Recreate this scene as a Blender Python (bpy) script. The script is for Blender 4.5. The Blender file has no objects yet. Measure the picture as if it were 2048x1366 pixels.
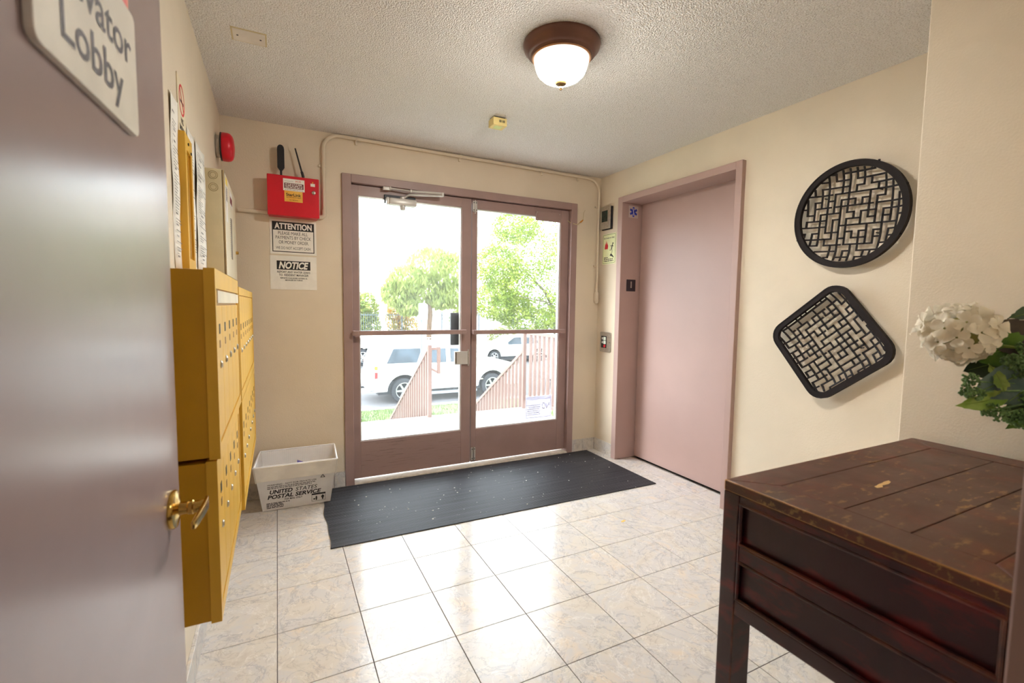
import bpy, bmesh, math, random
from mathutils import Vector, Matrix
R = random.Random(7)
sc = bpy.context.scene
col = sc.collection

# ------------------------------------------------------------------ camera, sky, lights, exposure
def cam_setup():
    yaw, pitch, roll = 0.465643449, -0.0745552369, 0.013867489
    cy, sy, cp, sp = math.cos(yaw), math.sin(yaw), math.cos(pitch), math.sin(pitch)
    f = Vector((sy*cp, cy*cp, sp)); r = Vector((cy, -sy, 0)); u = r.cross(f)
    r2 = math.cos(roll)*r + math.sin(roll)*u; u2 = -math.sin(roll)*r + math.cos(roll)*u
    cd = bpy.data.cameras.new('camera'); co = bpy.data.objects.new('camera', cd); col.objects.link(co)
    m = Matrix((r2, u2, -f)).transposed().to_4x4(); m.translation = Vector((0.02519, -2.21608, 1.25878))
    co.matrix_world = m
    cd.sensor_width = 36; cd.lens = 934.93/2048*36; cd.clip_start = .02; cd.clip_end = 400
    cd.dof.use_dof = True; cd.dof.focus_distance = 3.0; cd.dof.aperture_fstop = 4.0
    sc.camera = co
cam_setup()
w = bpy.data.worlds.new('overcast_sky'); sc.world = w; w.use_nodes = True
bg = w.node_tree.nodes['Background']; bg.inputs[0].default_value = (.86, .94, 1.0, 1); bg.inputs[1].default_value = 6
sc.view_settings.view_transform = 'Standard'; sc.view_settings.look = 'None'
sc.view_settings.gamma = 1; sc.view_settings.use_curve_mapping = False; sc.view_settings.exposure = 0.6
sc.cycles.use_denoising = True
sc.cycles.max_bounces = 10; sc.cycles.diffuse_bounces = 6; sc.cycles.glossy_bounces = 4
sc.cycles.transparent_max_bounces = 12; sc.cycles.caustics_reflective = False; sc.cycles.caustics_refractive = False
sc.cycles.sample_clamp_indirect = 8
def lamp(name, kind, loc, energy, color, size=.2, rot=(0, 0, 0)):
    l = bpy.data.lights.new(name, kind); l.energy = energy; l.color = color
    if kind == 'AREA': l.shape = 'DISK'; l.size = size
    if kind == 'POINT': l.shadow_soft_size = size
    o = bpy.data.objects.new(name, l); o.location = loc; o.rotation_euler = rot; col.objects.link(o); return o
SUN = lamp('hazy_sun', 'SUN', (-20, 12, 14), 2.4, (1, .99, .98)); SUN.data.angle = math.radians(26)
SUN.rotation_euler = Vector((-.885*.866, .442*.866, .5)).to_track_quat('Z', 'Y').to_euler()
HALL_FILL = lamp('hall_fill_light', 'AREA', (.95, -3.0, 2.30), 6, (1, .95, .9), .34)  # fill light added behind the camera, no hall lamp is seen

# ------------------------------------------------------------------ helpers
XL, XR, YB, ZC, YN = -.257, 2.544, 1.13, 2.37, -2.02
T = .3048
def lin(c):
    return tuple(((x/255)/12.92 if x/255 <= .04045 else ((x/255+.055)/1.055)**2.4) for x in c)
def nt(name):
    m = bpy.data.materials.new(name); m.use_nodes = True; t = m.node_tree
    return m, t, t.nodes['Principled BSDF']
def pm(name, c, rough=.5, metal=0, var=.06, scale=9, bump=0, bscale=80, c2=None, lo=.42, hi=.62, spec=.5, coat=0, detail=4, stretch=None, emis=0, transl=0):
    m, t, b = nt(name); N, L = t.nodes, t.links
    tc = N.new('ShaderNodeTexCoord'); vec = tc.outputs['Object']
    if stretch:
        mp = N.new('ShaderNodeMapping'); mp.inputs['Scale'].default_value = stretch; L.new(vec, mp.inputs[0]); vec = mp.outputs[0]
    nz = N.new('ShaderNodeTexNoise'); nz.inputs['Scale'].default_value = scale; nz.inputs['Detail'].default_value = detail; L.new(vec, nz.inputs['Vector'])
    rp = N.new('ShaderNodeValToRGB'); a = lin(c)
    if c2: lo_c, hi_c = a, lin(c2)
    else: lo_c, hi_c = tuple(x*(1-var) for x in a), tuple(min(1, x*(1+var)) for x in a)
    rp.color_ramp.elements[0].position = lo; rp.color_ramp.elements[1].position = hi
    rp.color_ramp.elements[0].color = (*lo_c, 1); rp.color_ramp.elements[1].color = (*hi_c, 1)
    L.new(nz.outputs['Fac'], rp.inputs[0]); L.new(rp.outputs[0], b.inputs['Base Color'])
    b.inputs['Roughness'].default_value = rough; b.inputs['Metallic'].default_value = metal
    b.inputs['Specular IOR Level'].default_value = spec; b.inputs['Coat Weight'].default_value = coat
    if bump:
        n2 = N.new('ShaderNodeTexNoise'); n2.inputs['Scale'].default_value = bscale; n2.inputs['Detail'].default_value = 3; L.new(vec, n2.inputs['Vector'])
        bp = N.new('ShaderNodeBump'); bp.inputs['Strength'].default_value = bump; bp.inputs['Distance'].default_value = .004
        L.new(n2.outputs['Fac'], bp.inputs['Height']); L.new(bp.outputs[0], b.inputs['Normal'])
    if emis: b.inputs['Emission Color'].default_value = (*a, 1); b.inputs['Emission Strength'].default_value = emis
    if transl:
        tr = N.new('ShaderNodeBsdfTranslucent'); L.new(rp.outputs[0], tr.inputs[0]); mx = N.new('ShaderNodeMixShader'); mx.inputs[0].default_value = transl
        L.new(b.outputs[0], mx.inputs[1]); L.new(tr.outputs[0], mx.inputs[2]); L.new(mx.outputs[0], N['Material Output'].inputs[0])
    return m

class Fr:
    def __init__(s, o, u=(1, 0, 0), v=(0, 0, 1), n=None):
        s.o, s.u, s.v = Vector(o), Vector(u), Vector(v); s.n = Vector(n) if n else s.u.cross(s.v)
    def p(s, a, b, c=0): return s.o+s.u*a+s.v*b+s.n*c
BACK = lambda x, z, y=YB: Fr((x, y, z), (1, 0, 0), (0, 0, 1), (0, -1, 0))
LEFT = lambda y, z, x=XL: Fr((x, y, z), (0, 1, 0), (0, 0, 1), (1, 0, 0))
RIGHT = lambda y, z, x=XR: Fr((x, y, z), (0, -1, 0), (0, 0, 1), (-1, 0, 0))

class MB:
    def __init__(s): s.bm = bmesh.new()
    def faces(s, pts, fs, b=0, seg=2):
        vs = [s.bm.verts.new(p) for p in pts]; ff = []
        for f in fs:
            try: ff.append(s.bm.faces.new([vs[i] for i in f]))
            except ValueError: pass
        bmesh.ops.recalc_face_normals(s.bm, faces=ff)
        if b:
            es = {e for f in ff for e in f.edges if len(e.link_faces) == 2 and e.calc_face_angle(0) > .5}
            bmesh.ops.bevel(s.bm, geom=list(es), offset=b, segments=seg, affect='EDGES', profile=.5, clamp_overlap=True)
        return s
    def box(s, x0, x1, y0, y1, z0, z1, b=0, F=None, seg=2):
        pts = [(x, y, z) for z in (z0, z1) for y in (y0, y1) for x in (x0, x1)]
        if F: pts = [F.p(x, z, y) for x, y, z in pts]
        return s.faces(pts, [(0, 2, 3, 1), (4, 5, 7, 6), (0, 1, 5, 4), (2, 6, 7, 3), (0, 4, 6, 2), (1, 3, 7, 5)], b, seg)
    def slab(s, F, a0, a1, b0, b1, c0, c1, b=0):      # box given in a wall frame: a along, b up, c out
        pts = [F.p(a, bb, c) for c in (c0, c1) for bb in (b0, b1) for a in (a0, a1)]
        return s.faces(pts, [(0, 2, 3, 1), (4, 5, 7, 6), (0, 1, 5, 4), (2, 6, 7, 3), (0, 4, 6, 2), (1, 3, 7, 5)], b)
    def prism(s, poly, F, c0, c1, b=0):
        n = len(poly); pts = [F.p(a, bb, c0) for a, bb in poly]+[F.p(a, bb, c1) for a, bb in poly]
        return s.faces(pts, [tuple(range(n)), tuple(range(n, 2*n))]+[(i, (i+1) % n, n+(i+1) % n, n+i) for i in range(n)], b)
    def ring(s, outer, inner, F, c0, c1):             # closed frame between two outlines of equal length
        n = len(outer); P = [F.p(a, b, c) for lst, c in ((outer, c0), (inner, c0), (outer, c1), (inner, c1)) for a, b in lst]; fs = []
        for i in range(n):
            j = (i+1) % n
            fs += [(i, j, n+j, n+i), (2*n+i, 2*n+j, 3*n+j, 3*n+i), (i, j, 2*n+j, 2*n+i), (n+i, n+j, 3*n+j, 3*n+i)]
        return s.faces(P, fs)
    def quad(s, pts): 
        s.bm.faces.new([s.bm.verts.new(p) for p in pts]); return s
    def tube(s, pts, r, n=10, cap=True):
        pts = [Vector(p) for p in pts]; rings = []; prev = None; rr = r if isinstance(r, (list, tuple)) else [r]*len(pts)
        for i, p in enumerate(pts):
            d = (pts[min(i+1, len(pts)-1)]-pts[max(i-1, 0)]).normalized()
            if prev is None: x = d.orthogonal().normalized()
            else: x = (prev-d*prev.dot(d)).normalized()
            prev = x; y = d.cross(x)
            rings.append([s.bm.verts.new(p+(x*math.cos(a)+y*math.sin(a))*rr[i]) for a in [2*math.pi*k/n for k in range(n)]])
        ff = []
        for a, b in zip(rings, rings[1:]):
            for k in range(n): ff.append(s.bm.faces.new((a[k], a[(k+1) % n], b[(k+1) % n], b[k])))
        if cap: ff.append(s.bm.faces.new(rings[0][::-1])); ff.append(s.bm.faces.new(rings[-1]))
        bmesh.ops.recalc_face_normals(s.bm, faces=ff); return s
    def lathe(s, prof, F, n=32, cap=True):            # profile (radius, height along F.n)
        rings = [[s.bm.verts.new(F.p(r*math.cos(2*math.pi*k/n), r*math.sin(2*math.pi*k/n), h)) for k in range(n)] for r, h in prof]; ff = []
        for a, b in zip(rings, rings[1:]):
            for k in range(n): ff.append(s.bm.faces.new((a[k], a[(k+1) % n], b[(k+1) % n], b[k])))
        if cap:
            ff.append(s.bm.faces.new(rings[0])); ff.append(s.bm.faces.new(rings[-1]))
        bmesh.ops.recalc_face_normals(s.bm, faces=ff); return s
    def out(s, name, mat, parent=None, smooth=False):
        me = bpy.data.meshes.new(name); s.bm.to_mesh(me); s.bm.free(); stuff = name in ('print', 'barcode', 'screw', 'wall_pin')
        if smooth:
            for p in me.polygons: p.use_smooth = True
            try: me.set_sharp_from_angle(angle=math.radians(38))
            except Exception: pass
        o = link(name, me, mat, parent)
        if stuff: o['kind'] = 'stuff'
        return o
def link(name, me, mat, parent=None, loc=None):
    if mat and not me.materials: me.materials.append(mat)
    o = bpy.data.objects.new(name, me); col.objects.link(o)
    if loc: o.location = loc
    if parent: child(o, parent)
    return o
def child(o, parent):
    o.parent = parent
    loc = Vector((0, 0, 0)); q = parent
    while q: loc += q.location; q = q.parent
    if o.location.length < 1e-9 and loc.length > 1e-9 and parent.type == 'EMPTY': o.matrix_parent_inverse = Matrix.Translation(-parent.location)
def tag(o, label=None, cat=None, group=None, kind=None):
    if label: o['label'] = label
    if cat: o['category'] = cat
    if group: o['group'] = group
    if kind: o['kind'] = kind
    return o
def thing(name, label, cat, loc=(0, 0, 0), group=None):
    o = bpy.data.objects.new(name, None); o.empty_display_size = .1; o.location = loc; col.objects.link(o)
    return tag(o, label, cat, group)
def copy_tree(o, parent=None):
    c = o.copy(); col.objects.link(c)
    if parent: c.parent = parent
    for ch in list(o.children): copy_tree(ch, c)
    return c
def struct(o): o['kind'] = 'structure'; return o
def circle(r, n=48, a0=0, cx=0, cy=0): return [(cx+r*math.cos(a0+2*math.pi*k/n), cy+r*math.sin(a0+2*math.pi*k/n)) for k in range(n)]
def rrect(w, h, r, n=6, cx=0, cy=0):
    out = []
    for sx, sy, a in ((1, 1, 0), (-1, 1, 90), (-1, -1, 180), (1, -1, 270)):
        for k in range(n+1):
            t = math.radians(a+90*k/n); out.append((cx+sx*(w/2-r)+r*math.cos(t), cy+sy*(h/2-r)+r*math.sin(t)))
    return out

CAP = [None]
def text_mesh(txt, bold=0, shear=0):
    cu = bpy.data.curves.new('lettering', 'FONT'); cu.body = txt; cu.size = 1; cu.offset = .022*bold; cu.shear = shear; cu.resolution_u = 3; cu.fill_mode = 'FRONT'
    o = bpy.data.objects.new('lettering', cu); col.objects.link(o)
    me = bpy.data.meshes.new_from_object(o.evaluated_get(bpy.context.evaluated_depsgraph_get()))
    vs = [v.co.copy() for v in me.vertices]; fs = [tuple(p.vertices) for p in me.polygons]
    bpy.data.objects.remove(o); bpy.data.curves.remove(cu); bpy.data.meshes.remove(me); return vs, fs
def lettering(F, items, mat, parent, c=.001, name='lettering', extra=None):
    """items: (text, centre a, baseline b, width, cap height, bold, shear)"""
    if CAP[0] is None: CAP[0] = max(v.y for v in text_mesh('H')[0])
    bm = bmesh.new()
    for it in items:
        txt, ca, bb, wd, ch = it[:5]; bold = it[5] if len(it) > 5 else 0; sh = it[6] if len(it) > 6 else 0
        vs, fs = text_mesh(txt, bold, sh)
        x0, x1 = min(v.x for v in vs), max(v.x for v in vs)
        V = [bm.verts.new(F.p(ca-wd/2+(v.x-x0)*wd/(x1-x0), bb+v.y*ch/CAP[0], c)) for v in vs]
        for f in fs:
            try: bm.faces.new([V[i] for i in f])
            except ValueError: pass
    if extra: extra(bm)
    me = bpy.data.meshes.new(name); bm.to_mesh(me); bm.free(); o = link(name, me, mat, parent); o['kind'] = 'stuff'
    return o
def micro(mb, F, a0, a1, b, h, c=.001, seed=0, fill=1.0):  # a line of print too small to read
    r = random.Random(seed*977+int(b*1e4)); a = a0; end = a0+(a1-a0)*fill
    while a < end-h:
        wv = min(r.uniform(1.2, 5)*h, end-a)
        mb.quad([F.p(a, b, c), F.p(a+wv, b, c), F.p(a+wv, b+h, c), F.p(a, b+h, c)]); a += wv+h*.7

# ------------------------------------------------------------------ materials
wall_m = pm('warm_beige_paint', (220, 206, 185), .55, var=.025, scale=3, bump=.22, bscale=150)
trim_m = pm('mauve_brown_paint', (156, 130, 126), .38, var=.04, scale=6, bump=.05, bscale=40)
lift_m = pm('mauve_pink_door_paint', (178, 150, 143), .42, var=.025, scale=2, bump=.03, bscale=30)
leaf_m = pm('mauve_gloss_door_paint', (150, 130, 128), .24, var=.03, scale=4, bump=.12, bscale=9)
white_m = pm('white_print_board', (240, 236, 228), .45, var=.02)
paper_m = pm('white_paper', (238, 234, 226), .7, var=.03, scale=20)
black_m = pm('black_print', (22, 20, 22), .5, var=.15)
red_m = pm('red_enamel', (206, 10, 36), .34, var=.05, bump=.03)
redp_m = pm('red_print', (214, 36, 48), .5)
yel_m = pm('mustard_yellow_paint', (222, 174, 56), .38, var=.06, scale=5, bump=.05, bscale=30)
yel_shade_m = pm('mustard_yellow_side_shade', (196, 146, 24), .36, var=.06, scale=5, bump=.05, bscale=30)  # darker copy of the yellow; the sides' shade is put into its colour
brass_m = pm('polished_brass', (214, 176, 96), .18, 1, var=.05)
steel_m = pm('brushed_steel', (190, 184, 176), .32, 1, var=.08, scale=60)
alu_m = pm('dull_aluminium_paint', (206, 202, 198), .38, .25, var=.05)
dark_m = pm('dark_metal', (36, 36, 42), .45, .3, var=.1)
blackp_m = pm('black_plastic', (22, 20, 28), .4, var=.1)
pipe_m = wall_m
cream_m = pm('cream_cabinet_paint', (206, 192, 156), .45, var=.04, bump=.05)
cream2_m = pm('cream_door_paint', (226, 216, 190), .45, var=.03)
grout_m = pm('dark_grout', (66, 50, 50), .8, var=.2)

def tile_mat(name, tone=1.0, rough=.15, rand=True):
    m, t, b = nt(name); N, L = t.nodes, t.links
    tc = N.new('ShaderNodeTexCoord'); vec = tc.outputs['Object']
    oi = N.new('ShaderNodeObjectInfo'); sv = N.new('ShaderNodeVectorMath'); sv.operation = 'SCALE'; sv.inputs[3].default_value = 37.0
    cmb = N.new('ShaderNodeCombineXYZ'); L.new(oi.outputs['Random'], cmb.inputs[0]); L.new(oi.outputs['Random'], cmb.inputs[1]); L.new(oi.outputs['Random'], cmb.inputs[2])
    L.new(cmb.outputs[0], sv.inputs[0]); ad = N.new('ShaderNodeVectorMath'); L.new(vec, ad.inputs[0]); L.new(sv.outputs[0], ad.inputs[1]); vec = ad.outputs[0]
    def noise(s, d, rough_=.55, dist=0):
        n = N.new('ShaderNodeTexNoise'); n.inputs['Scale'].default_value = s; n.inputs['Detail'].default_value = d; n.inputs['Roughness'].default_value = rough_; n.inputs['Distortion'].default_value = dist
        L.new(vec, n.inputs['Vector']); return n.outputs['Fac']
    def ramp(f, stops):
        r = N.new('ShaderNodeValToRGB'); e = r.color_ramp.elements
        while len(e) < len(stops): e.new(.5)
        for q, (p, cc) in zip(e, stops): q.position = p; q.color = (*[min(1, x*tone) for x in lin(cc)], 1)
        L.new(f, r.inputs[0]); return r.outputs[0]
    base = ramp(noise(4.5, 6, .6, 1.2), [(.25, (196, 186, 176)), (.42, (214, 206, 196)), (.55, (206, 202, 200)), (.68, (220, 206, 190)), (.8, (190, 182, 178))])
    def mask(f, c, wd):
        mm = N.new('ShaderNodeMath'); mm.operation = 'SUBTRACT'; mm.inputs[1].default_value = c; L.new(f, mm.inputs[0])
        ab = N.new('ShaderNodeMath'); ab.operation = 'ABSOLUTE'; L.new(mm.outputs[0], ab.inputs[0])
        mr = N.new('ShaderNodeMapRange'); mr.inputs[1].default_value = 0; mr.inputs[2].default_value = wd; mr.inputs[3].default_value = 1; mr.inputs[4].default_value = 0; L.new(ab.outputs[0], mr.inputs[0]); return mr.outputs[0]
    def mix(a, cc, f, k):
        mu = N.new('ShaderNodeMath'); mu.operation = 'MULTIPLY'; mu.inputs[1].default_value = k; L.new(f, mu.inputs[0])
        x = N.new('ShaderNodeMix'); x.data_type = 'RGBA'; L.new(mu.outputs[0], x.inputs[0]); L.new(a, x.inputs[6]); x.inputs[7].default_value = (*[v*tone for v in lin(cc)], 1); return x.outputs[2]
    c = mix(base, (128, 132, 146), mask(noise(3.2, 9, .62, 2.2), .5, .020), .38)
    c = mix(c, (150, 140, 134), mask(noise(6.5, 8, .6, 1.6), .47, .014), .35)
    c = mix(c, (240, 236, 230), mask(noise(5.0, 7, .6, 2.6), .56, .014), .55)
    L.new(c, b.inputs['Base Color']); b.inputs['Roughness'].default_value = rough; b.inputs['Specular IOR Level'].default_value = .6
    mr = N.new('ShaderNodeMapRange'); mr.inputs[3].default_value = rough*.8; mr.inputs[4].default_value = rough*1.35; L.new(noise(14, 4), mr.inputs[0]); L.new(mr.outputs[0], b.inputs['Roughness'])
    return m
tile_m = tile_mat('polished_marble_tile', 1.0, .17)
base_m = tile_mat('marble_skirting', .95, .3)

def ceiling_mat():
    m, t, b = nt('popcorn_ceiling'); N, L = t.nodes, t.links
    tc = N.new('ShaderNodeTexCoord'); vo = N.new('ShaderNodeTexVoronoi'); vo.inputs['Scale'].default_value = 150; L.new(tc.outputs['Object'], vo.inputs['Vector'])
    nz = N.new('ShaderNodeTexNoise'); nz.inputs['Scale'].default_value = 170; nz.inputs['Detail'].default_value = 2; L.new(tc.outputs['Object'], nz.inputs['Vector'])
    ad = N.new('ShaderNodeMath'); ad.operation = 'SUBTRACT'; L.new(nz.outputs['Fac'], ad.inputs[0]); L.new(vo.outputs['Distance'], ad.inputs[1])
    bp = N.new('ShaderNodeBump'); bp.inputs['Strength'].default_value = .75; bp.inputs['Distance'].default_value = .008; L.new(ad.outputs[0], bp.inputs['Height']); L.new(bp.outputs[0], b.inputs['Normal'])
    rp = N.new('ShaderNodeValToRGB'); rp.color_ramp.elements[0].position = .28; rp.color_ramp.elements[0].color = (*lin((208, 202, 196)), 1); rp.color_ramp.elements[1].position = .5; rp.color_ramp.elements[1].color = (*lin((240, 237, 235)), 1)
    L.new(nz.outputs['Fac'], rp.inputs[0]); L.new(rp.outputs[0], b.inputs['Base Color']); b.inputs['Roughness'].default_value = .95; b.inputs['Specular IOR Level'].default_value = .1
    return m
ceil_m = ceiling_mat()

def glass_mat(name, tint=(.97, .985, .98), haze=.02):
    m = bpy.data.materials.new(name); m.use_nodes = True; t = m.node_tree; N, L = t.nodes, t.links; N.remove(N['Principled BSDF'])
    tr = N.new('ShaderNodeBsdfTransparent'); tr.inputs[0].default_value = (*tint, 1)
    gl = N.new('ShaderNodeBsdfGlossy'); gl.inputs['Roughness'].default_value = .02
    df = N.new('ShaderNodeBsdfTranslucent'); nz = N.new('ShaderNodeTexNoise'); nz.inputs['Scale'].default_value = 3
    tc = N.new('ShaderNodeTexCoord'); L.new(tc.outputs['Object'], nz.inputs['Vector'])
    mu = N.new('ShaderNodeMath'); mu.operation = 'MULTIPLY'; mu.inputs[1].default_value = haze*2; L.new(nz.outputs['Fac'], mu.inputs[0])
    fr = N.new('ShaderNodeFresnel'); fr.inputs[0].default_value = 1.35
    ge = N.new('ShaderNodeNewGeometry'); iv = N.new('ShaderNodeMath'); iv.operation = 'SUBTRACT'; iv.inputs[0].default_value = 1; L.new(ge.outputs['Backfacing'], iv.inputs[1])
    fm_ = N.new('ShaderNodeMath'); fm_.operation = 'MULTIPLY'; L.new(fr.outputs[0], fm_.inputs[0]); L.new(iv.outputs[0], fm_.inputs[1])   # reflect on the entry face only
    m1 = N.new('ShaderNodeMixShader'); L.new(fm_.outputs[0], m1.inputs[0]); L.new(tr.outputs[0], m1.inputs[1]); L.new(gl.outputs[0], m1.inputs[2])
    m2 = N.new('ShaderNodeMixShader'); L.new(mu.outputs[0], m2.inputs[0]); L.new(m1.outputs[0], m2.inputs[1]); L.new(df.outputs[0], m2.inputs[2])
    L.new(m2.outputs[0], N['Material Output'].inputs[0]); return m
glass_m = glass_mat('dusty_clear_glass')

def edge_gate(N, L, tc, wm, rim):                     # wear only along the outer rim of the top
    x0, x1, y0, y1, mg = rim; sp = N.new('ShaderNodeSeparateXYZ'); L.new(tc.outputs['Object'], sp.inputs[0]); outs = []
    for k, (a, b) in ((0, (x0, x1)), (1, (y0, y1))):
        s1 = N.new('ShaderNodeMath'); s1.operation = 'SUBTRACT'; s1.inputs[1].default_value = (a+b)/2; L.new(sp.outputs[k], s1.inputs[0])
        s2 = N.new('ShaderNodeMath'); s2.operation = 'ABSOLUTE'; L.new(s1.outputs[0], s2.inputs[0])
        s3 = N.new('ShaderNodeMath'); s3.operation = 'GREATER_THAN'; s3.inputs[1].default_value = (b-a)/2-mg; L.new(s2.outputs[0], s3.inputs[0]); outs.append(s3.outputs[0])
    m1 = N.new('ShaderNodeMath'); m1.operation = 'MAXIMUM'; L.new(outs[0], m1.inputs[0]); L.new(outs[1], m1.inputs[1])
    m2 = N.new('ShaderNodeMath'); m2.operation = 'MULTIPLY'; L.new(m1.outputs[0], m2.inputs[0]); L.new(wm, m2.inputs[1]); return m2.outputs[0]
def lacquer_mat(name, base, red, worn, redlo=.56, redhi=.72, rough=.3, fleck=0, rim=None, wlo=.5, whi=.66):
    m, t, b = nt(name); N, L = t.nodes, t.links
    tc = N.new('ShaderNodeTexCoord')
    def noise(s, d, stretch=(1, 1, 1)):
        mp = N.new('ShaderNodeMapping'); mp.inputs['Scale'].default_value = stretch; L.new(tc.outputs['Object'], mp.inputs[0])
        n = N.new('ShaderNodeTexNoise'); n.inputs['Scale'].default_value = s; n.inputs['Detail'].default_value = d; n.inputs['Roughness'].default_value = .62; L.new(mp.outputs[0], n.inputs['Vector']); return n.outputs['Fac']
    def rng(f, a, c, hi=1):
        r = N.new('ShaderNodeMapRange'); r.inputs[1].default_value = a; r.inputs[2].default_value = c; r.inputs[4].default_value = hi; L.new(f, r.inputs[0]); return r.outputs[0]
    def mix(a, cc, f):
        x = N.new('ShaderNodeMix'); x.data_type = 'RGBA'; L.new(f, x.inputs[0])
        if isinstance(a, tuple): x.inputs[6].default_value = (*a, 1)
        else: L.new(a, x.inputs[6])
        x.inputs[7].default_value = (*cc, 1); return x.outputs[2]
    c = mix(lin(base), lin(red), rng(noise(11, 9, (1, .55, 1.5)), redlo, redhi, .8))
    c = mix(c, tuple(x*.45 for x in lin(base)), rng(noise(3, 5, (1, 3, 1)), .55, .75, .8))
    if fleck: 
        fl = N.new('ShaderNodeMath'); fl.operation = 'MULTIPLY'; L.new(rng(noise(60, 5, (.35, 1, 1)), .56, .66), fl.inputs[0]); L.new(rng(noise(4, 3), .42, .58, fleck), fl.inputs[1])
        c = mix(c, lin((150, 118, 70)), fl.outputs[0])
    bv = N.new('ShaderNodeBevel'); bv.samples = 4; bv.inputs[0].default_value = .004
    ge = N.new('ShaderNodeNewGeometry'); dt = N.new('ShaderNodeVectorMath'); dt.operation = 'DOT_PRODUCT'; L.new(bv.outputs[0], dt.inputs[0]); L.new(ge.outputs['True Normal'], dt.inputs[1])
    e = N.new('ShaderNodeMapRange'); e.inputs[1].default_value = .994; e.inputs[2].default_value = .90; L.new(dt.outputs['Value'], e.inputs[0])
    mu = N.new('ShaderNodeMath'); mu.operation = 'MULTIPLY'; L.new(e.outputs[0], mu.inputs[0]); L.new(rng(noise(9, 5), wlo, whi), mu.inputs[1]); wm = mu.outputs[0]
    if rim: wm = edge_gate(N, L, tc, wm, rim)
    c = mix(c, lin(worn), wm)
    L.new(c, b.inputs['Base Color']); r = N.new('ShaderNodeMapRange'); r.inputs[3].default_value = rough*.8; r.inputs[4].default_value = rough*1.7; L.new(noise(7, 4), r.inputs[0]); L.new(r.outputs[0], b.inputs['Roughness'])
    bp = N.new('ShaderNodeBump'); bp.inputs['Strength'].default_value = .15; bp.inputs['Distance'].default_value = .003; L.new(noise(30, 5, (.2, 1, 1)), bp.inputs['Height']); L.new(bp.outputs[0], b.inputs['Normal'])
    return m
lac_m = lacquer_mat('dark_red_lacquer', (50, 20, 26), (104, 18, 16), (150, 84, 44), .51, .66)
lac_top_m = lacquer_mat('worn_brown_lacquer', (78, 46, 34), (104, 44, 28), (214, 160, 84), .5, .66, .34, .75, (.984, 1.872, -2.0, -1.463, .008), .30, .46)
lac_plank_m = lacquer_mat('worn_brown_plank_lacquer', (78, 46, 34), (96, 46, 28), (60, 34, 26), .5, .66, .34, 1.0, (0, 9, -9, 9, .001))

# ------------------------------------------------------------------ room shell
floor = struct(MB().box(XL-.15, 2.9, -3.95, 1.30, -.12, -.0035).out('floor', grout_m))
full = MB(); g = .0013; full.box(-T/2+g, T/2-g, -T/2+g, T/2-g, -.0034, 0, .0009, seg=1); fullo = full.out('floor_tile', tile_m, floor); used = False
def put_tile(x0, x1, y0, y1):
    global used
    if abs(x1-x0-T) < 1e-4 and abs(y1-y0-T) < 1e-4:
        if not used: o = fullo; used = True
        else: o = fullo.copy(); col.objects.link(o)
        o.location = ((x0+x1)/2, (y0+y1)/2, 0)
    else:
        mb = MB(); hx, hy = (x1-x0)/2, (y1-y0)/2; mb.box(-hx+g, hx-g, -hy+g, hy-g, -.0034, 0, .0009, seg=1); o = mb.out('floor_tile', tile_m, floor); o.location = ((x0+x1)/2, (y0+y1)/2, 0)
for i in range(-1, 9):
    for j in range(-8, 4):
        x0, x1 = max(i*T, XL), min((i+1)*T, XR); y0, y1 = max(j*T, YN-.12), min((j+1)*T, YB+.02)
        if x1-x0 > .02 and y1-y0 > .02: put_tile(x0, x1, y0, y1)
for j in range(-1, 3):
    y0, y1 = max(j*T, -.235), min((j+1)*T, .80); put_tile(XR, 2.69, y0, y1)
struct(MB().box(XL-.15, XR+.4, -3.95, YB+.15, ZC, ZC+.12).out('ceiling', ceil_m))
struct(MB().box(XL-.15, XL, -2.14, YB+.15, -.1, ZC).out('wall_left', wall_m))
wb = MB(); wb.box(XL, .425, YB, YB+.15, -.1, ZC).box(2.297, XR+.2, YB, YB+.15, -.1, ZC).box(.425, 2.297, YB, YB+.15, 2.125, ZC); wb = struct(wb.out('wall_back', wall_m))
wr = MB(); wr.box(XR, XR+.2, .852, YB, -.1, ZC).box(XR, XR+.2, YN, -.28, -.1, ZC).box(XR, XR+.2, -.28, .852, 2.147, ZC); wr = struct(wr.out('wall_right', wall_m))
wn = MB(); wn.box(XL, -.2505, -2.14, YN, -.1, ZC).box(.82, XR, -2.14, YN, -.1, ZC).box(-.2505, .82, -2.14, YN, 2.13, ZC); wn = struct(wn.out('wall_near', wall_m))
struct(MB().box(1.90, XR, YN, -1.412, 0, ZC, .004).out('wall_pier', wall_m))
wh = MB(); wh.box(-.41, XL, -3.95, -2.14, -.1, ZC).box(XL, 2.9, -4.05, -3.95, -.1, ZC).box(2.75, 2.9, -3.95, -2.14, -.1, ZC); wh = struct(wh.out('wall_hall', wall_m))
# made-up fixture, unseen behind the camera, that houses the fill light HALL_FILL
hl = thing('ceiling_light', 'added unseen ceiling fixture for fill light in the hall', 'lamp', (.95, -3.0, 2.36))
MB().lathe([(.0, 0), (.2, 0), (.2, -.03), (.18, -.045), (0, -.045)], Fr((.95, -3.0, 2.37), (1, 0, 0), (0, 1, 0), (0, 0, 1)), 32, False).out('pan', trim_m, hl, True)

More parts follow.
